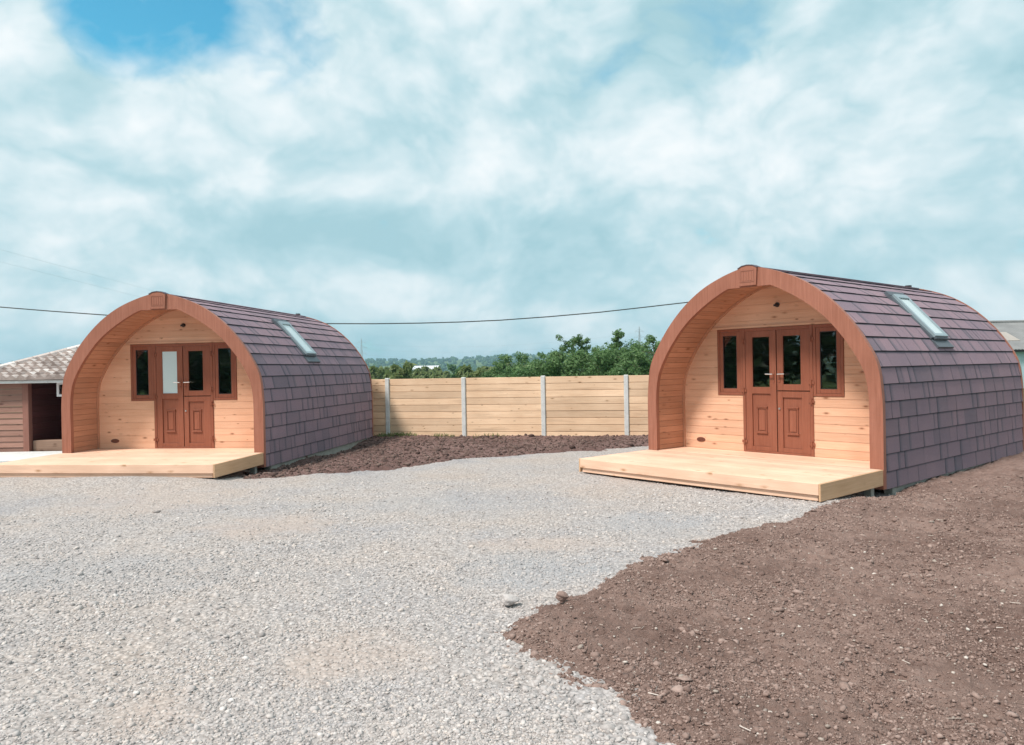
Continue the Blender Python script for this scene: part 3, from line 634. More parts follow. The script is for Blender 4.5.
def make_pod(label, loc, rz, LEN, skl, blind, arch_label=None):
    root = thing('camping_pod', label, 'cabin', loc, rz, 'timber camping pods with arched fronts')
    rnd = random.Random(int(LEN * 100))
    # --- shingled shell
    P, tot = resamp(OUT, 18 * 4); nC = 18; step = tot / nC
    m = MB()
    sub = full(normal_off(resamp(OUT, 48)[0], -.020)); core = full(normal_off(resamp(OUT, 48)[0], -.055))
    m.sweep(sub, core, .047, LEN - .06, .03)
    Y0, Y1 = .050, LEN - .062
    def at(s):
        s = max(0, min(tot - 1e-6, s)); k = s / tot * (len(P) - 1); i = int(k); return P[i].lerp(P[i + 1], k - i)
    def nrm(s):
        a, b_ = at(s - .03), at(s + .03); t = (b_ - a).normalized(); return Vector((t.y, -t.x))
    for side in (1, -1):
        for c in range(nC):
            s0 = c * step; s1 = min((c + 1) * step + .02, tot - .002)
            lo_ = at(s0) + nrm(s0) * .001; hi_ = at(s1) + nrm(s1) * -.013; lob = at(s0) + nrm(s0) * -.017
            y = Y0 - rnd.random() * .3; high = False
            while y < Y1:
                w = rnd.choice((.16, .2, .24, .28, .34, .42, .55, .62)) * (.85 + .3 * rnd.random())
                ya, yb = max(y, Y0), min(y + w, Y1); y += w
                if yb - ya < .02: continue
                lift = Vector(nrm(s0)) * (.003 if high else 0); high = not high
                tone = min(1, max(.2, rnd.gauss(.62, .07)))
                def q(p, yy): return (side * p.x, yy, p.y)
                l = lo_ + lift; h = hi_
                e1 = .05 + .06 * rnd.random(); e1 = min(e1, (yb - ya) * .4)
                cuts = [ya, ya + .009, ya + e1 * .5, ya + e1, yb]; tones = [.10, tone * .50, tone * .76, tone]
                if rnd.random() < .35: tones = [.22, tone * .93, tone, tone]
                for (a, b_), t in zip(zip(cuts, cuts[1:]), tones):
                    k1 = l.lerp(h, .815); k2 = l.lerp(h, .88)             # printed band, with the shade beneath the next course painted into its tones
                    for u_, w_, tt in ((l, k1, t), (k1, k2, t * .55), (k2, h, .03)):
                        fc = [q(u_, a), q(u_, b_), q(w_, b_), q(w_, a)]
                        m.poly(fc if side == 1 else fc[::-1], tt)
                    # the lower edge of the tab, painted dark for the shadow line under the course
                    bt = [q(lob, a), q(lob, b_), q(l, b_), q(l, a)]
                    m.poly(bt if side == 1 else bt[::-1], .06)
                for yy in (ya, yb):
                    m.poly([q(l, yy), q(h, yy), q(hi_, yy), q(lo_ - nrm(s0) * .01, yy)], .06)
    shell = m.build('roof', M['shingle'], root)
    tag(shell, 'purple-brown shingle cladding')
    # ridge capping
    m = MB(); cap = normal_off([p for p in resamp(OUT, 72)[0][-5:]], .014); capi = normal_off([p for p in resamp(OUT, 72)[0][-5:]], -.01)
    y = .05; 
    while y < LEN - .1:
        y2 = min(y + .33, LEN - .065); m.sweep(full(cap), full(capi), y, y2 - .006, .5 + rnd.random() * .25); y = y2
        if y2 >= LEN - .066: break
    m.build('ridge_cap', M['shingle'], shell)
    m = MB(); m.box(-.05, .05, LEN - .06, LEN + .015, 2.90, 2.935); m.build('ridge_end', M['black'], shell)
    # --- front arch, keystone
    n = 60; po = resamp(OUT, n)[0]; pi_ = resamp(INN, n)[0]
    po = [Vector((p.x + .006 * (p.x > .05), p.y + .006)) for p in po]
    pin = []
    for p in pi_:
        pin.append(Vector((p.x, min(p.y, 2.585) if p.x < .45 else p.y)))
    pin[0] = Vector((1.78, -.27))
    m = MB(); m.sweep(full(po), full(pin), -.03, .046, .5)
    ar = m.build('front_arch', M['stain'], root, weld=True)
    m = MB(); kx = .158; z0k = 2.600; ys = (-.062, -.0305)
    top = [(-kx, 2.862), (-.09, 2.897), (0, 2.908), (.09, 2.897), (kx, 2.862)]
    poly = [(-kx * .92, z0k), (kx * .92, z0k)] + top[::-1]
    m.poly([(a, ys[0], b_) for a, b_ in poly]); m.poly([(a, ys[1], b_) for a, b_ in poly[::-1]])
    for (a, b_), (c, d) in zip(poly, poly[1:] + poly[:1]): m.poly([(a, ys[0], b_), (a, ys[1], b_), (c, ys[1], d), (c, ys[0], d)])
    ks = m.build('keystone', M['stain'], ar, weld=True, bevel=.004)
    # carved emblem on the keystone: a square of upright bars
    m = MB(); frame_boxes(m, -.115, .115, 2.655, 2.835, .012, -.068, -.0625, .7)
    for i in range(4): m.box(-.082 + i * .045, -.062 + i * .045, -.067, -.0625, 2.675, 2.815, .8)
    m.build('emblem', M['stain'], ks)
    # felt strip over the keystone
    m = MB(); o2 = [(a * 1.03, b_ + .012) for a, b_ in top]; m.sweep(o2, [(a * 1.03, b_ + .001) for a, b_ in top], -.07, .05, .25); m.build('cap_felt', M['shingle'], ks)
    # --- rear arch and wall
    m = MB(); m.sweep(full(normal_off(po, -.002)), full(normal_off(po, -.16)), LEN - .06, LEN, .6); m.build('rear_arch', M['stain'], root, weld=True)
    m = MB(); z = -.2
    while z < 2.7:
        z2 = min(z + .125, 2.74); xa, xb = max(inner_x(z), .02) + .05, max(inner_x(z2 - .004), .02) + .05
        m.hexa([(-xa, LEN - .12, z), (xa, LEN - .12, z), (xa, LEN - .062, z), (-xa, LEN - .062, z), (-xb, LEN - .12, z2 - .004), (xb, LEN - .12, z2 - .004), (xb, LEN - .062, z2 - .004), (-xb, LEN - .062, z2 - .004)], rnd.random()); z = z2
    m.build('rear_wall', M['pine_x'], root)
    # --- lining boards: walls and ceiling of the porch and of the room
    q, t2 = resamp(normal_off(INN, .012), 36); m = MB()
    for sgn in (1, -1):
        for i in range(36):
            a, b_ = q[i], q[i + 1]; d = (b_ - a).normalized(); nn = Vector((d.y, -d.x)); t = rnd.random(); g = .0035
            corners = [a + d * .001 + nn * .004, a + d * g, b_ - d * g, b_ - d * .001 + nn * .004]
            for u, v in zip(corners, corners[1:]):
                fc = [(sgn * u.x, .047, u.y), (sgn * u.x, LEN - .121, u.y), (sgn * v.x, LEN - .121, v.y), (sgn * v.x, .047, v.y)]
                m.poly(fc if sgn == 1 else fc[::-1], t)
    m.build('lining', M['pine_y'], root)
    m = MB()                                                            # pale edge trim behind the arch and where the facade meets the lining
    for sgn in (1, -1):
        a = [p for p in resamp(INN, 50)[0]]; a2 = normal_off(a, -.022)
        xs = [(sgn * p.x, p.y) for p in normal_off(a, .01)]; x2 = [(sgn * p.x, p.y) for p in a2]
        m.sweep(xs, x2, SETB - .026, SETB - .001, .9)
    m.build('corner_trim', M['pine_y'], root)
    # --- porch floor and room floor
    m = MB(); y = .0
    while y < SETB - .02:
        y2 = min(y + .14, SETB + .02); m.box(-1.775, 1.775, y + .003, y2 - .002, -.03, -.001, rnd.random()); y = y2
    m.build('porch_floor', M['deck_x'], root)
    m = MB(); m.box(-1.80, 1.80, SETB + .045, LEN - .125, -.06, -.01); m.build('room_floor', M['floor'], root)
    # --- front wall of boards with its openings
    m = MB(); z = 0.0; bh = .1245
    holes = [(-.605, .605, -.01, 2.003), (-1.083, -.605, .912, 2.003), (.605, 1.083, .912, 2.003)]
    while z < 2.66:
        zt = min(z + bh, 2.662); cuts = sorted({z, zt} | {h for a in holes for h in a[2:] if z + 1e-4 < h < zt - 1e-4})
        tone = rnd.random(); tone2 = rnd.random()
        for za, zb in zip(cuts, cuts[1:]):
            zm = (za + zb) / 2; spans = [[-9, 9]]
            for h in holes:
                if h[2] < zm < h[3]:
                    ns = []
                    for a, b_ in spans:
                        if a < h[0]: ns.append([a, min(b_, h[0])])
                        if b_ > h[1]: ns.append([max(a, h[1]), b_])
                    spans = [s for s in ns if s[1] - s[0] > .01]
            for a, b_ in spans:
                ea, eb = max(inner_x(za), .02) - .002, max(inner_x(zb), .02) - .002
                a0, a1 = (max(a, -ea), max(a, -eb)); b0, b1 = (min(b_, ea), min(b_, eb))
                g0 = .006 if za == z else 0; y0 = SETB
                tt = tone if b_ < 0.5 else tone2
                # rebated lower lip and face
                m.hexa([(a0, y0 + .007, za), (b0, y0 + .007, za), (b0, y0 + .04, za), (a0, y0 + .04, za), (a0, y0 + .007, za + g0), (b0, y0 + .007, za + g0), (b0, y0 + .04, za + g0), (a0, y0 + .04, za + g0)], tt)
                m.hexa([(a0, y0, za + g0), (b0, y0, za + g0), (b0, y0 + .04, za + g0), (a0, y0 + .04, za + g0), (a1, y0, zb), (b1, y0, zb), (b1, y0 + .04, zb), (a1, y0 + .04, zb)], tt)
        z = zt
    fw_ = m.build('front_wall', M['pine_x'], root)
    m = MB(); m.box(-1.16, 1.16, SETB - .028, SETB - .001, 2.006, 2.035, .3); m.build('lintel', M['pine_x'], fw_)
    # --- french doors: frame, left leaf, stable-type right leaf
    yf = SETB - .016
    m = MB(); frame_boxes(m, -.603, .603, .002, 2.0, .05, yf, SETB + .055, .5, wb=.03)
    df = m.build('door_frame', M['upvc'], root, bevel=.003)
    m = MB(); m.box(-.556, .556, SETB + .03, SETB + .034, .03, .0325); m.box(-.012, .012, SETB + .018, SETB + .05, .04, 1.945); m.box(-.553, .553, SETB + .046, SETB + .05, .955, .995) ; m.build('seal', M['upvc_gap'], df)
    yd = SETB - .010
    def leaf(name, x0, x1, z0, z1, parts, midz, sw_hinge, sw_lock, label=None):
        """stiles and rails as boxes; sw_* stile widths on the outer and the meeting side"""
        m = MB(); m.box(x0, x0 + sw_hinge, yd, yd + .05, z0, z1, .5); m.box(x1 - sw_lock, x1, yd, yd + .05, z0, z1, .5)
        for (a, b_) in midz: m.box(x0 + sw_hinge, x1 - sw_lock, yd + .001, yd + .049, a, b_, .62)
        for pr in parts: moulded_panel(m, *pr)
        o = m.build(name, M['upvc'], root, bevel=.0022)
        if label: tag(o, label)
        return o
    dl = leaf('door', -.55, -.008, .034, 1.948, [(-.437, -.112, .10, .945, yd, -.36, -.186, .325, .725)], [(.034, .10), (.945, 1.04), (1.862, 1.948)], .113, .104, 'full-height left door leaf')
    pn = pane(dl, -.437, -.112, 1.04, 1.862, yd + .016, 'frosted' if blind else 'glass')
    if blind: tag(pn, 'white frosted door pane')
    m = MB(); frame_boxes(m, -.437, -.112, 1.04, 1.862, .012, yd + .004, yd + .0155, .2); m.build('glazing_bead', M['upvc'], dl)
    lever(dl, -.052, 1.225, yd, -1); hinges(dl, -.578, (.17, .99, 1.79), yf)
    dtp = leaf('door', .008, .55, 1.0, 1.948, [], [(1.0, 1.085), (1.862, 1.948)], .092, .135, 'upper half of the split right door leaf')
    pane(dtp, .10, .415, 1.085, 1.862, yd + .016)
    m = MB(); frame_boxes(m, .10, .415, 1.085, 1.862, .012, yd + .004, yd + .0155, .2); m.build('glazing_bead', M['upvc'], dtp)
    lever(dtp, .045, 1.225, yd, 1); hinges(dtp, .578, (1.12, 1.79), yf)
    dbt = leaf('door', .008, .55, .034, .985, [(.10, .415, .10, .89, yd, .172, .346, .325, .725)], [(.034, .10), (.89, .985)], .092, .135, 'lower half of the split right door leaf')
    hinges(dbt, .578, (.19, .84), yf)
    m = MB(); m.beam((.045, yd - .014, .715), (.045, yd, .715), .017, sides=10); m.build('lock', M['chrome'], dbt)
    # --- side windows
    for s in (-1, 1):
        a, b_ = (-1.08, -.6055) if s < 0 else (.6055, 1.08)
        m = MB(); frame_boxes(m, a, b_, .915, 2.0, .045, yf + .004, SETB + .052, .5); w = m.build('window', M['upvc'], root, bevel=.003)
        m = MB(); frame_boxes(m, a + .047, b_ - .047, .962, 1.953, .062, yd + .004, yd + .046, .6); sa_ = m.build('sash', M['upvc'], w, bevel=.003)
        pane(w, a + .107, b_ - .107, 1.022, 1.893, yd + .02)
        m = MB(); frame_boxes(m, a + .109, b_ - .109, 1.024, 1.891, .010, yd + .010, yd + .019, .2); m.build('glazing_bead', M['black'], w)
    # --- porch lamp, vent
    m = MB(); m.beam((.028, SETB - .02, 2.345), (.028, SETB, 2.345), .038, sides=14); m.beam((.028, SETB - .075, 2.335), (.028, SETB - .02, 2.345), .016, sides=12, w2=.03)
    m.box(.01, .046, SETB - .088, SETB - .074, 2.318, 2.35); m.build('porch_light', M['black'], root)
    m = MB(); ring = [(math.cos(TAU * i / 20) * .082, math.sin(TAU * i / 20) * .036) for i in range(20)]
    m.poly([(-1.44 + a, SETB - .012, .147 + b_) for a, b_ in ring]); 
    for (a, b_), (c, d) in zip(ring, ring[1:] + ring[:1]): m.poly([(-1.44 + a, SETB - .012, .147 + b_), (-1.44 + a * 1.08, SETB - .001, .147 + b_ * 1.1), (-1.44 + c * 1.08, SETB - .001, .147 + d * 1.1), (-1.44 + c, SETB - .012, .147 + d)])
    for i in range(3): m.box(-1.50, -1.38, SETB - .0145, SETB - .0122, .128 + i * .015, .134 + i * .015)
    m.build('vent', M['vent'], root)
    # --- roof window
    (xa, za), (xb, zb) = (1.075, 2.445), (1.700, 1.752); ya, yb = skl
    dx = Vector((xb - xa, zb - za)); ln = dx.length; dx /= ln; nx = Vector((-dx.y, dx.x)); nx = nx if nx.x > 0 else -nx
    def loc3(u, v, h): p = Vector((xa, za)) + dx * u + nx * h; return (p.x, v, p.y)
    def sbox(m, u0, u1, v0, v1, h0, h1, t=.5): m.hexa([loc3(u1, v0, h0), loc3(u1, v1, h0), loc3(u0, v1, h0), loc3(u0, v0, h0), loc3(u1, v0, h1), loc3(u1, v1, h1), loc3(u0, v1, h1), loc3(u0, v0, h1)], t)
    m = MB(); w = .06
    sbox(m, 0, ln, ya, ya + w, -.08, .085); sbox(m, 0, ln, yb - w, yb, -.08, .085); sbox(m, 0, w * 1.4, ya + w, yb - w, -.08, .09); sbox(m, ln - w, ln, ya + w, yb - w, -.08, .083)
    sk = m.build('skylight', M['alu'], root, bevel=.004)
    m = MB(); sbox(m, w * 1.4, ln - w, ya + w, yb - w, .055, .068); m.build('pane', M['skyglass'], sk)
    m = MB(); sbox(m, ln, ln + .17, ya - .06, yb + .06, -.055, .012); sbox(m, ln, ln + .03, ya - .01, yb + .01, .0125, .055); sbox(m, -.10, -.001, ya - .07, yb + .07, .0, .05)
    sbox(m, -.05, ln, ya - .075, ya - .001, -.02, .045); sbox(m, -.05, ln, yb + .001, yb + .075, -.02, .045)
    m.build('flashing', M['lead'], sk)
    # --- bearers under the pod
    for s in (-1, 1):
        m = MB(); m.box(min(s * 1.80, s * 1.925), max(s * 1.80, s * 1.925), .32, LEN - .12, -.43, -.282); m.build('bearer', M['beam'], root, bevel=.006)
    m = MB(); m.box(-1.79, 1.79, .10, LEN - .12, -.275, -.07); m.build('underfloor', M['upvc_gap'], root)
    return root

POD_R = (3.607, 11.619, CZ - 1.4205); YAW_R = -.8573
POD_L = (-6.363, 13.930, CZ - 1.4102); YAW_L = -.1360
pod_r = make_pod('shingled camping pod with dark glazed doors and its side to the bare earth', POD_R, YAW_R, 5.76, (2.33, 2.83), False)
pod_l = make_pod('shingled camping pod with a white frosted pane in its left door, beside the tiled shed', POD_L, YAW_L, 6.15, (2.46, 2.98), True)

def make_deck(label, loc, rz, depth=1.684):
    root = thing('timber_deck', label, 'decking', loc, rz, 'front decks of the camping pods')
    rnd = random.Random(label); h = 1.957
    m = MB(); y = -depth + .0; 
    while y < -.04:
        y2 = min(y + .1405, -.034); m.box(-h + .002, h - .028, y + .004, y2 - .004, -.03, -.0015 * rnd.random(), rnd.random()); y = y2
    m.build('deck_boards', M['deck_x'], root, bevel=.003)
    m = MB(); m.box(-h, h - .027, -depth - .026, -depth, -.142, -.004, .37); m.build('front_fascia', M['deck_x'], root, bevel=.004)
    m = MB(); m.box(-h + .02, h - .05, -depth + .004, -depth + .05, -.212, -.1425, .8); m.build('front_joist', M['deck_x'], root, bevel=.004)
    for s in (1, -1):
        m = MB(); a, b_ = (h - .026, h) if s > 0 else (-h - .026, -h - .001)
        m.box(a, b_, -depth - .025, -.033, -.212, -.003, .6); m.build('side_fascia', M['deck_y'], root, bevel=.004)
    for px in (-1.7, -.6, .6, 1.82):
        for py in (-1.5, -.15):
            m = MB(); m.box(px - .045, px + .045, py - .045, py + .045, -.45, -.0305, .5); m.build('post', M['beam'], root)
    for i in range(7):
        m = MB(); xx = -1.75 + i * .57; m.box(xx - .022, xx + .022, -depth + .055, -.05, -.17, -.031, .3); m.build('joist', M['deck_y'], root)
    return root
make_deck('pale timber deck nearest the bare earth, in front of the right-hand pod', POD_R, YAW_R)
make_deck('pale timber deck cut by the left edge, in front of the pod beside the shed', POD_L, YAW_L)

# ------------------------------------------------------------------ fence
A = Vector((-3.294, 20.33)); B = Vector((2.82, 19.05)); fd = (B - A).normalized(); bay = (B - A).length / 3
rz = math.atan2(fd.y, fd.x)
fence = thing('timber_fence', 'pale timber board fence between concrete posts behind the pods', 'fence', (A.x, A.y, 0), rz)
rf = random.Random(5)
for i in range(-3, 6):
    x0 = i * bay
    m = MB(); m.box(x0 - .055, x0 + .055, -.055, .055, -.35, 1.512 - .010 * (i % 2)); m.build('post', M['concrete'], fence, bevel=.012)
    if i == 5: break
    m = MB(); z = -.08; nb = 9; tops = 1.49
    bhs = (tops - z) / nb
    for k in range(nb):
        t = rf.random()
        z0 = z + k * bhs; yo = rf.uniform(-.003, .003)
        m.box(x0 + .057, x0 + bay - .057, -.018 + yo, .014 + yo, z0 + .005, z0 + bhs - .005, t)
    m.box(x0 + .06, x0 + bay - .06, .016, .03, z, tops - .03, .03)
    m.build('panel', M['fence_x'], fence, bevel=.004)

# rough grass at the foot of the fence
V = []; F = []; T = []
def blades(n, fx, h, spread):
    for i in range(n):
        p = fx(); hh = h * (.4 + .8 * random.random()); a = random.random() * TAU; l = random.uniform(-1, 1) * spread
        dx, dy = math.cos(a) * .012, math.sin(a) * .012; k = len(V)
        V.extend([(p[0] - dx, p[1] - dy, p[2]), (p[0] + dx, p[1] + dy, p[2]), (p[0] + dx * .5 + l * .5, p[1] + dy * .5 + l * .2, p[2] + hh * .65), (p[0] + l, p[1] + l * .4, p[2] + hh)])
        F.append((k, k + 1, k + 2, k + 3)); T.append(random.random())
def ffoot():
    while True:
        u = random.uniform(-.5, 3.2)
        if math.sin(u * 5) + math.sin(u * 2.3 + 1) > -.6 and random.random() < math.exp(-u / 2.2): break
    v = -.06 - abs(random.gauss(0, .16)); q = A + fd * u + Vector((-fd.y, fd.x)) * v
    return (q.x, q.y, float(soil_h(np.array([q.x]), np.array([q.y]), 1)[0]) - .01)
blades(420, ffoot, .10, .06)
tag(npmesh('grass', np.array(V), np.array(F), M['leaf_olive'], np.array(T)), 'thin rough grass at the foot of the fence', 'grass', kind='stuff')

# ------------------------------------------------------------------ shed with tiled roof (left)
SX, SY = -11.17, 17.15
shed = thing('tiled_shed', 'low boarded shed with hipped clay-tile roof and dark open bay', 'shed', (SX, SY, 0), R(-1))
def cladding(name, x0, x1, y0, y1, z0, z1, m_, n, parent, along='x'):
    m = MB(); h = (z1 - z0) / n
    for i in range(n):
        t = random.random(); a, b_ = z0 + i * h, z0 + (i + 1) * h - .006
        if along == 'x':    # weatherboard: lower edge stands out
            m.hexa([(x0, y0 - .018, a), (x1, y0 - .018, a), (x1, y1, a), (x0, y1, a), (x0, y0, b_), (x1, y0, b_), (x1, y1, b_), (x0, y1, b_)], t)
        else:
            m.box(x0, x1, y0, y1, a, b_, t)
    return m.build(name, m_, parent)
EZ = 1.66
cladding('front_wall', -.85, .26, 0, .05, .02, EZ - .08, M['shed_board'], 12, shed)
m = MB(); m.box(.262, .40, -.03, .10, .0, EZ - .07, .5); m.build('post', M['shed_post'], shed, bevel=.006)
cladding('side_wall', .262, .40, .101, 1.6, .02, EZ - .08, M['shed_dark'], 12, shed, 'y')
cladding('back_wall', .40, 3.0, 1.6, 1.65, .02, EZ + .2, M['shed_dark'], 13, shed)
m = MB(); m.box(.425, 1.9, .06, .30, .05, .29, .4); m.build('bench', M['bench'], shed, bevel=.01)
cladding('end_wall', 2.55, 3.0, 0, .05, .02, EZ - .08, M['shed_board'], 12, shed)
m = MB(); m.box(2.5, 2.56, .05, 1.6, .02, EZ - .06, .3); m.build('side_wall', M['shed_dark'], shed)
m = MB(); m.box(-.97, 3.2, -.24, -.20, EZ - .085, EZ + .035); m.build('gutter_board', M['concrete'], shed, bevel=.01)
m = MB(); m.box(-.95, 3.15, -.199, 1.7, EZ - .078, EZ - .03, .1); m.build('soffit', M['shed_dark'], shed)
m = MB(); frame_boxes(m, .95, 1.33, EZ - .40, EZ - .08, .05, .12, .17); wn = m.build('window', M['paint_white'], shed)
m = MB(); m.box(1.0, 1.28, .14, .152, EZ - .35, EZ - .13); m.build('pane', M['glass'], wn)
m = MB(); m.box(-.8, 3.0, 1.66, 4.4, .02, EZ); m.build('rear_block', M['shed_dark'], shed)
# hipped roof of pantiles: rows of barrel-shaped tiles
def tile_mat():
    m, nt, b = mat('weathered_clay_tile'); L = nt.links; at = N(nt, 'ShaderNodeAttribute', attribute_name='tone')
    r = ramp(nt, [(0, (.22, .175, .16)), (.35, (.40, .335, .305)), (.7, (.60, .535, .50)), (1, (.76, .71, .675))]); L.new(at.outputs['Fac'], r.inputs[0])
    tc = N(nt, 'ShaderNodeTexCoord'); n1 = N(nt, 'ShaderNodeTexNoise', i_Scale=2.6, i_Detail=8.0, i_Roughness=.7); L.new(tc.outputs['Object'], n1.inputs['Vector'])
    r2 = ramp(nt, [(.36, (.6, .58, .57)), (.6, (1.15, 1.15, 1.15))]); L.new(n1.outputs['Fac'], r2.inputs[0])
    mu = mixc(nt, 'MULTIPLY', .85, r.outputs[0], r2.outputs[0]); L.new(mu.outputs[2], b.inputs['Base Color']); b.inputs['Roughness'].default_value = .9
    return m
M['tile'] = tile_mat()
m = MB(); ex0, ex1, ey0 = -1.0, 3.25, -.27; rx0, rx1, ry, rzz = .35, 2.6, 2.2, 2.41
nr = 12; rt_ = random.Random(3)
def roofp(u, v): # front slope, u along the eave in metres from hip, v 0..1
    return ey0 + (ry - ey0) * v, EZ + (rzz - EZ) * v
for k in range(nr):
    v0, v1 = k / nr, (k + 1.12) / nr; xl = ex0 + (rx0 - ex0) * (k + .5) / nr; xr = ex1 + (rx1 - ex1) * (k + .5) / nr
    y0, z0 = roofp(0, v0); y1, z1 = roofp(0, min(v1, 1)); xx = xl + (k % 2) * -.07; w = .21
    while xx < xr:
        t = min(1, max(0, rt_.gauss(.62, .17))); lift = rt_.uniform(0, .02); seg = 5
        prof = [(xx + w * i / seg, .045 * math.sin(math.pi * min(1, i / seg * 1.35)) if i < 4 else -.012) for i in range(seg + 1)]
        for (a, ha), (b_, hb) in zip(prof, prof[1:]):
            m.poly([(a, y0, z0 + ha + .045 + lift), (b_, y0, z0 + hb + .045 + lift), (b_, y1, z1 + hb), (a, y1, z1 + ha)], t)
            m.poly([(a, y0, z0 - .01), (b_, y0, z0 - .01), (b_, y0, z0 + hb + .045 + lift), (a, y0, z0 + ha + .045 + lift)], t * .4)
        xx += w
# other slopes
m.poly([(ex0, ey0, EZ - .02), (rx0, ry, rzz - .03), (ex0, 4.7, EZ - .02)], .5); m.poly([(ex1, ey0, EZ - .02), (ex1, 4.7, EZ - .02), (rx1, ry, rzz - .03)], .5)
m.poly([(ex0, 4.7, EZ - .02), (rx0, ry, rzz - .03), (rx1, ry, rzz - .03), (ex1, 4.7, EZ - .02)], .5)
m.poly([(ex0, ey0, EZ - .025), (ex1, ey0, EZ - .025), (rx1, ry, rzz - .035), (rx0, ry, rzz - .035)], .3)
rf_ = m.build('roof', M['tile'], shed)
m = MB()
for (a, b_) in (((ex0, ey0, EZ + .03), (rx0, ry, rzz + .03)), ((rx0, ry, rzz + .03), (rx1, ry, rzz + .03)), ((rx1, ry, rzz + .03), (ex1, ey0, EZ + .03))):
    a, b_ = Vector(a), Vector(b_); n = int((b_ - a).length / .4)
    for i in range(n): m.beam(a.lerp(b_, i / n), a.lerp(b_, (i + .96) / n), .085, random.random() * .5 + .5, 8)
m.build('ridge_tiles', M['tile'], rf_)
m = MB(); m.box(-14.6, -8.6, 15.35, 17.12, -.12, .055); tag(m.build('concrete_path', M['concrete'], None, bevel=.01), 'pale concrete path before the shed', 'path', kind='structure')

# ------------------------------------------------------------------ barn on the right
barn = thing('farm_barn', 'grey sheet-roofed barn with pale blue wall behind the right-hand pod', 'barn', (0, 60, 0), 0)
bx0, bx1 = 34.5, 62; ez, rz_ = 2.45, 4.86
def barn_roof():
    m = MB(); n = 110
    for i in range(n):
        xa = bx0 + (bx1 - bx0) * i / n; xb = bx0 + (bx1 - bx0) * (i + 1) / n; xm = (xa + xb) / 2
        for (p, q_, h1, h2) in ((xa, xm, 0, .05), (xm, xb, .05, 0)):
            m.poly([(p, -.3, ez + h1), (q_, -.3, ez + h2), (q_, 5.5, rz_ + h2), (p, 5.5, rz_ + h1)], random.random() * .3 + .35)
            m.poly([(p, 11.3, ez + h1), (p, 5.5, rz_ + h1), (q_, 5.5, rz_ + h2), (q_, 11.3, ez + h2)], .5)
    return m
M['barn_roof'] = simple('fibre_cement_sheet', (.20, .205, .205), .9, vary=.25, scale=.9)
M['rooflight'] = simple('weathered_rooflight', (.34, .31, .28), .7, vary=.1, scale=1)
br = barn_roof().build('roof', M['barn_roof'], barn)
for xs in (38.2, 46, 54):
    m = MB(); y0, y1 = 1.4, 3.2; zf = lambda y: ez + (rz_ - ez) * (y + .3) / 5.8 + .075
    m.hexa([(xs, y0, zf(y0) - .03), (xs + 2.4, y0, zf(y0) - .03), (xs + 2.4, y1, zf(y1) - .03), (xs, y1, zf(y1) - .03), (xs, y0, zf(y0)), (xs + 2.4, y0, zf(y0)), (xs + 2.4, y1, zf(y1)), (xs, y1, zf(y1))]); m.build('rooflight', M['rooflight'], br)
m = MB(); m.beam((bx0, 5.5, rz_ + .06), (bx1, 5.5, rz_ + .06), .13, sides=8); m.build('ridge', M['barn_roof'], br)
m = MB()
for i in range(60):
    xa = bx0 + .3 + i * .45; m.box(xa, xa + .43, .02 + .03 * (i % 2), .12, -.6, ez - .10)
m.box(bx0 + .3, bx0 + .4, .13, 11, -.6, ez); m.box(bx0 + .3, bx1 - .5, 10.9, 11, -.6, ez); m.build('wall', M['barn_wall'], barn)
m = MB(); m.box(bx0, bx1, -.36, -.30, ez - .16, ez + .0); m.build('gutter', M['black'], barn)

# ------------------------------------------------------------------ vegetation
def leaf_cloud(centres, radii, n, size, seed, flat=.8):
    g = np.random.default_rng(seed); C_ = np.array(centres); Rr = np.array(radii); w = Rr ** 2; w /= w.sum()
    idx = g.choice(len(C_), n, p=w); d = g.normal(size=(n, 3)); d /= np.linalg.norm(d, axis=1)[:, None]
    rr = Rr[idx] * (.55 + .45 * g.random(n) ** .4) * (1 + .18 * g.normal(size=n)); P = C_[idx] + d * rr[:, None] * np.array([1, 1, flat])
    nrm_ = d + g.normal(size=(n, 3)) * .7 + np.array([0, 0, .5]); nrm_ /= np.linalg.norm(nrm_, axis=1)[:, None]
    a = np.cross(nrm_, g.normal(size=(n, 3))); a /= np.linalg.norm(a, axis=1)[:, None]; b_ = np.cross(nrm_, a)
    s = size * np.exp(g.normal(0, .3, n)); a *= s[:, None]; b_ *= (s * .55)[:, None]
    V = np.stack([P - a, P - b_ * 1.0 + nrm_ * s[:, None] * .15, P + a, P + b_ + nrm_ * s[:, None] * .15], 1).reshape(-1, 3)
    tone = np.clip(.5 + .22 * g.normal(size=n) + .18 * np.sin(idx * 12.9), 0, 1)
    return V, np.arange(n * 4).reshape(n, 4), tone
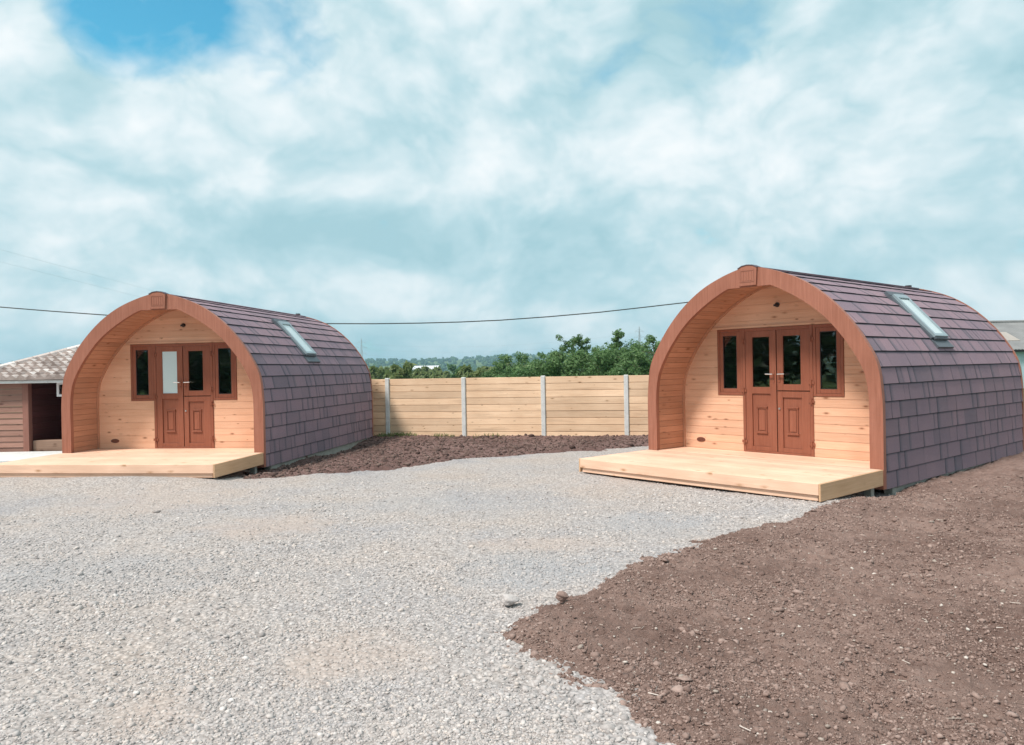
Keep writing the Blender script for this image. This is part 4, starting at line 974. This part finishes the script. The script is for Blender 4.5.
def make_tree(name, label, loc, h, spread, seed, n, leaf, mat_, group, cat='tree', crown_base=.25, limbs=9, spire=False, airy=False):
    root = thing(name, label, cat, loc, 0, group); g = random.Random(seed)
    m = MB(); cen = []; rad_ = []
    top = Vector((g.uniform(-.05, .05) * h, g.uniform(-.05, .05) * h, h * .93)); tw = h * .018 + .02
    pts = [Vector((0, 0, -.3)).lerp(top, i / 6) + Vector((g.uniform(-1, 1), g.uniform(-1, 1), 0)) * h * .012 * (0 < i < 6) for i in range(7)]
    for i in range(6): m.beam(pts[i], pts[i + 1], tw * (1 - i / 6.6), .5, 7, tw * (1 - (i + 1) / 6.6))
    for k in range(limbs):
        t = crown_base + (1 - crown_base) * (k + g.random() * .6) / limbs; t = min(t, .97); b0 = Vector((0, 0, -.3)).lerp(top, t)
        prof = (1 - t) ** .8 if spire else math.sin(math.pi * min(1, .22 + (t - crown_base) / (1 - crown_base) * .74))
        ln = spread * (.55 + .5 * g.random()) * max(.16, prof); a = k * 2.4 + g.uniform(-.5, .5)
        e = b0 + Vector((math.cos(a) * ln, math.sin(a) * ln, ln * (g.uniform(.5, 1.0) if airy else g.uniform(.1, .6))))
        if e.z > h: e.z = h * g.uniform(.93, 1)
        m.beam(b0, b0.lerp(e, .55) + Vector((0, 0, .04 * ln)), tw * .42 * (1 - t * .6), .5, 5, tw * .28 * (1 - t * .6)); m.beam(b0.lerp(e, .55) + Vector((0, 0, .04 * ln)), e, tw * .28 * (1 - t * .6), .5, 5, tw * .1)
        if airy:
            for j in range(7):
                f_ = g.uniform(.3, 1.05); c = b0.lerp(e, f_) + Vector((g.uniform(-1, 1), g.uniform(-1, 1), g.uniform(-.5, .9))) * ln * .12
                cen.append(tuple(c)); rad_.append(g.uniform(.09, .2))
            continue
        for j in range(4):
            f_ = g.uniform(.35, 1.08); c = b0.lerp(e, f_) + Vector((g.uniform(-1, 1), g.uniform(-1, 1), g.uniform(-.6, .8))) * ln * .22
            cen.append(tuple(c)); rad_.append(max(.06 * h, ln * g.uniform(.18, .36)))
    cen.append(tuple(top)); rad_.append(.05 * h)
    m.build('trunk', M['bark'], root)
    V, F, T = leaf_cloud(cen, rad_, n, leaf, seed); V[:, 2] = np.maximum(V[:, 2], .02)
    npmesh('crown', V, F, mat_, T, root)
    return root
def at_px(px, dist):   # ground position in the direction of an image column (the ground itself is level there)
    return ((px - 512) / f_px * dist, dist)
def land(x, y): return float(terrain(np.array([math.hypot(x, y)]), np.array([math.atan2(x, y)]))[0])
# young hedgerow trees just beyond the fence; each: column, distance, height above the yard, spread
hedge = [(500, 52, 2.1, 2.0, 0), (524, 48, 2.35, 2.1, 1), (545, 44, 2.55, 2.2, 2), (571, 41, 3.4, 1.9, 3), (592, 44, 3.0, 2.2, 4), (615, 40, 3.75, 1.5, 5), (636, 42, 3.15, 2.2, 6), (655, 38, 3.3, 2.2, 7), (556, 37, 2.45, 1.9, 8), (600, 36, 2.55, 2.0, 9), (632, 35, 2.55, 2.0, 10), (678, 39, 2.9, 1.8, 11)]
hl = ['low round green bush at the far left end of the dark hedge', 'second bush from the left end of the dark hedge', 'bushy green tree left of the open-topped sapling', 'open-topped sapling with loose airy twigs above the dark hedge', 'dense bush in the dip between the two tall saplings',
      'tallest narrow spiky sapling rising above the dark hedge', 'broad bush below the distant pylon at the right of the hedge', 'leafy tree partly cut off by the right-hand pod arch', 'small front bush just behind the fence below the airy sapling', 'small front bush just behind the fence between the saplings', 'small front bush just behind the fence nearest the right-hand pod', 'bush hidden behind the right-hand pod arch']
for (px, d, h, s, i) in hedge:
    x, y = at_px(px, d); z = land(x, y)
    tall = i in (3, 5)
    make_tree('hedge_tree', hl[i], (x, y, z), h - z, s, 100 + i, 8500 if not tall else 4200, .058, M['leaf_green'], 'hedgerow trees behind the fence', crown_base=.12, limbs=12 if not tall else 20, spire=i == 5, airy=tall)
# trees of the valley, further off
g = random.Random(21)
valley = []
for k in range(34):
    px = 368 + k * 9.4 + g.uniform(-5, 5); d = g.choice((75, 95, 120, 150, 190, 240)) * g.uniform(.9, 1.12); valley.append((px, d))
kinds = ['olive', 'dark']
for k, (px, d) in enumerate(sorted(valley, key=lambda a: -a[1])):
    x, y = at_px(px, d); z = land(x, y); ytop = 368.5 + g.uniform(-3, 4) - (px - 370) * .014 + (4.5 if 405 < px < 442 and d < 160 else 0)
    h = CZ + (368.4 - .018 * (px - 512) - ytop) / f_px * d - z
    olive = px < 440 or g.random() < .4
    make_tree('valley_tree', ('pale olive tree' if olive else 'dark green tree') + ' in the far tree belt above the fence boards', (x, y, z), h, h * g.uniform(.45, .7), 300 + k, 1300, .011 * d ** .75 * 1.1, M['leaf_olive' if olive else 'leaf_green'], 'far belt trees of one olive kind' if olive else 'far belt trees of one dark kind', limbs=8, crown_base=.15)
# woods on the hills: one far mass of crowns
def far_woods():
    n = 9000; a = np.radians(-58 + 116 * rng.random(n)); r = 420 * (2750 / 420) ** rng.random(n)
    x, y = r * np.sin(a), r * np.cos(a); dn = fbm(x * .006, y * .004, 3, 201); k = dn > np.where(r > 1500, .33, .42); x, y, r, a = x[k], y[k], r[k], a[k]
    sz = (2.6 + 3.0 * rng.random(len(x))) * np.where(r > 1500, 1.25, 1.0)
    return x, y, terrain(r, a) + sz * .55, sz
M['wood_mass'] = stone_mat('far_woodland', [(0, (.02, .05, .03)), (.5, (.035, .08, .042)), (1, (.07, .125, .055))])
x, y, z, sz = far_woods()
tag(scatter('far_woodland', x, y, z, sz, M['wood_mass'], 1.0, False, .35), 'distant woods covering the hills', 'woodland', kind='stuff')
# woodland behind the photographer (it is what the door panes mirror)
V0, F0, T0 = [], [], []; off = 0
for k in range(26):
    a = R(140 + k * 5.9 + random.uniform(-2, 2)); d = random.uniform(34, 48); h = random.uniform(3.2, 8.5); cx_, cy_ = d * math.sin(a), d * math.cos(a)
    cen = [(cx_ + random.gauss(0, 1.8), cy_ + random.gauss(0, 1.8), h * random.uniform(.1, .95)) for _ in range(22)]
    V, F, T = leaf_cloud(cen, [random.uniform(1, 2) for _ in cen], 1500, .30, 700 + k); V0.append(V); F0.append(F + off); T0.append(T); off += len(V)
tag(npmesh('woodland', np.concatenate(V0), np.concatenate(F0), M['leaf_dark'], np.concatenate(T0)), 'belt of tall trees around the far side of the yard', 'woodland', kind='stuff')

# ------------------------------------------------------------------ far buildings, pylons, wires
def far_shed(px0, px1, d, yb, yt, label):
    x0, x1 = at_px(px0, d)[0], at_px(px1, d)[0]; hz = 368.4 - .018 * ((px0 + px1) / 2 - 512)
    zt = CZ + (hz - yt) / f_px * d; zb = land((x0 + x1) / 2, d) - 1; ze = zt - .9
    root = thing('farm_building', label, 'building', ((x0 + x1) / 2, d, zb), 0); w = (x1 - x0) / 2; e = ze - zb; t = zt - zb
    m = MB(); m.box(-w, w, 0, 12, 0, e); m.build('wall', M['house_wall'], root)
    m = MB(); m.poly([(-w - .4, -.4, e), (w + .4, -.4, e), (w + .4, 6, t), (-w - .4, 6, t)]); m.poly([(-w - .4, 12.4, e), (-w - .4, 6, t), (w + .4, 6, t), (w + .4, 12.4, e)])
    for s in (-1, 1): m.poly([(s * w, 0, e), (s * w, 12, e), (s * w, 6, t - .05)])
    m.build('roof', M['house_roof'], root)
    m = MB()
    for i in range(4): m.box(-w + (i + .3) * w / 2, -w + (i + .62) * w / 2, -.06, -.01, 1.2, e - 1.0)
    m.build('window', M['upvc_gap'], root)
far_shed(413, 435, 170, 373, 365.5, 'long white farm building among the distant trees')
def pylon(px, y_top, d, label):
    x = (px - 512) / f_px * d; hz = 368.4 - .018 * (px - 512); zt = CZ + (hz - y_top) / f_px * d; zb = land(x, d); H = zt - zb
    root = thing('pylon', label, 'pylon', (x, d, zb), R(20), 'lattice pylons on the horizon')
    m = MB(); th = .12
    def w(z): t = z / H; return 3.4 * (1 - t / .62) + .9 * t / .62 if t < .62 else .9 * (1 - (t - .62) / .38) + .15
    lv = [0, .13, .25, .36, .46, .55, .62, .70, .78, .86, .93, 1]
    for a, b_ in zip(lv, lv[1:]):
        wa, wb = w(a * H), w(b_ * H); ca = [(-wa, -wa), (wa, -wa), (wa, wa), (-wa, wa)]; cb_ = [(-wb, -wb), (wb, -wb), (wb, wb), (-wb, wb)]
        for i in range(4):
            j = (i + 1) % 4
            m.beam((*ca[i], a * H), (*cb_[i], b_ * H), th * 1.5); m.beam((*ca[i], a * H), (*cb_[j], b_ * H), th); m.beam((*ca[j], a * H), (*cb_[i], b_ * H), th); m.beam((*ca[i], a * H), (*ca[j], a * H), th)
    m.build('tower', M['steel'], root); tips = []
    for t, l in ((.64, 5.2), (.78, 6.4), (.90, 4.6)):
        m = MB()
        for s in (-1, 1):
            m.beam((0, 0, t * H), (s * l, 0, t * H + .3), th * 1.4); m.beam((0, 0, (t + .05) * H), (s * l, 0, t * H + .3), th * 1.2)
            m.beam((s * l, 0, t * H + .3), (s * l, 0, t * H - 1.6), .12); tips.append((s * l, t * H - 1.6))
        m.build('arm', M['steel'], root)
    c, s_ = math.cos(R(20)), math.sin(R(20))
    return [Vector((x + a * c, d + a * s_, zb + z)) for a, z in tips]
tA = pylon(362, 338.5, 900, 'distant lattice pylon right beside the left-hand pod roof')
tB = pylon(640, 326.5, 820, 'distant lattice pylon standing above the hedge saplings')
def wire(name, P, r, m_, label, cat='cable', group=None):
    m = MB()
    for a, b_ in zip(P, P[1:]): m.beam(a, b_, r, .5, 6)
    return tag(m.build(name, m_, None), label, cat, group)
def sag(a, b_, s, n=24): return [a.lerp(b_, i / n) + Vector((0, 0, -s * 4 * (i / n) * (1 - i / n))) for i in range(n + 1)]
cab = []
D = 30
for px, py in ((-260, 276), (-130, 294), (-60, 301.8), (0, 307), (52, 311.2), (105, 315), (180, 319.3), (250, 322.1), (330, 323.6), (375, 323.7), (420, 323.1), (460, 322), (500, 320.2), (550, 316.6), (600, 312.2), (645, 307.2), (690, 302), (735, 296), (775, 290)):
    d = pxdir(px, py); d = d / d.y * D; cab.append(Vector((d.x, d.y, CZ + d.z)))
wire('overhead_cable', cab, .021, M['wire'], 'dark sagging overhead cable passing behind both pods')
M['hvwire'] = simple('grey_conductor', (.3, .33, .34), .5)
for k, (py0, lab) in enumerate(((168, 'uppermost thin power line slanting down at the upper left'), (186, 'lower of the thin power lines slanting down at the upper left'))):
    d = pxdir(-300, py0); d = d / d.y * 125; a = Vector((d.x, d.y, CZ + d.z))
    wire('power_line', sag(a, tA[4 - 2 * k], .8), .018, M['hvwire'], lab, 'power line')
for k, i in enumerate((1, 3, 5)):
    wire('power_line', sag(tA[i], tB[i - 1], 8), .04, M['hvwire'], ('lowest', 'middle', 'highest')[k] + ' faint power line strung between the two distant pylons', 'power line')

# ------------------------------------------------------------------ air: pale haze over the far land
hz = bpy.data.materials.new('haze'); hz.use_nodes = True; nt = hz.node_tree; nt.nodes.clear()
o = nt.nodes.new('ShaderNodeOutputMaterial'); v = nt.nodes.new('ShaderNodeVolumePrincipled')
v.inputs['Color'].default_value = (.50, .80, .95, 1); v.inputs['Density'].default_value = .00024; v.inputs['Anisotropy'].default_value = .1
nt.links.new(v.outputs[0], o.inputs['Volume'])
m = MB(); m.box(-5200, 5200, -5200, 5200, -14, 75)
tag(m.build('haze', hz, None), 'pale blue haze over the distant hills', 'haze', kind='stuff')
S.cycles.volume_step_rate = 1; S.cycles.max_bounces = 8; S.cycles.volume_bounces = 0; S.cycles.transparent_max_bounces = 16
S.cycles.use_denoising = True
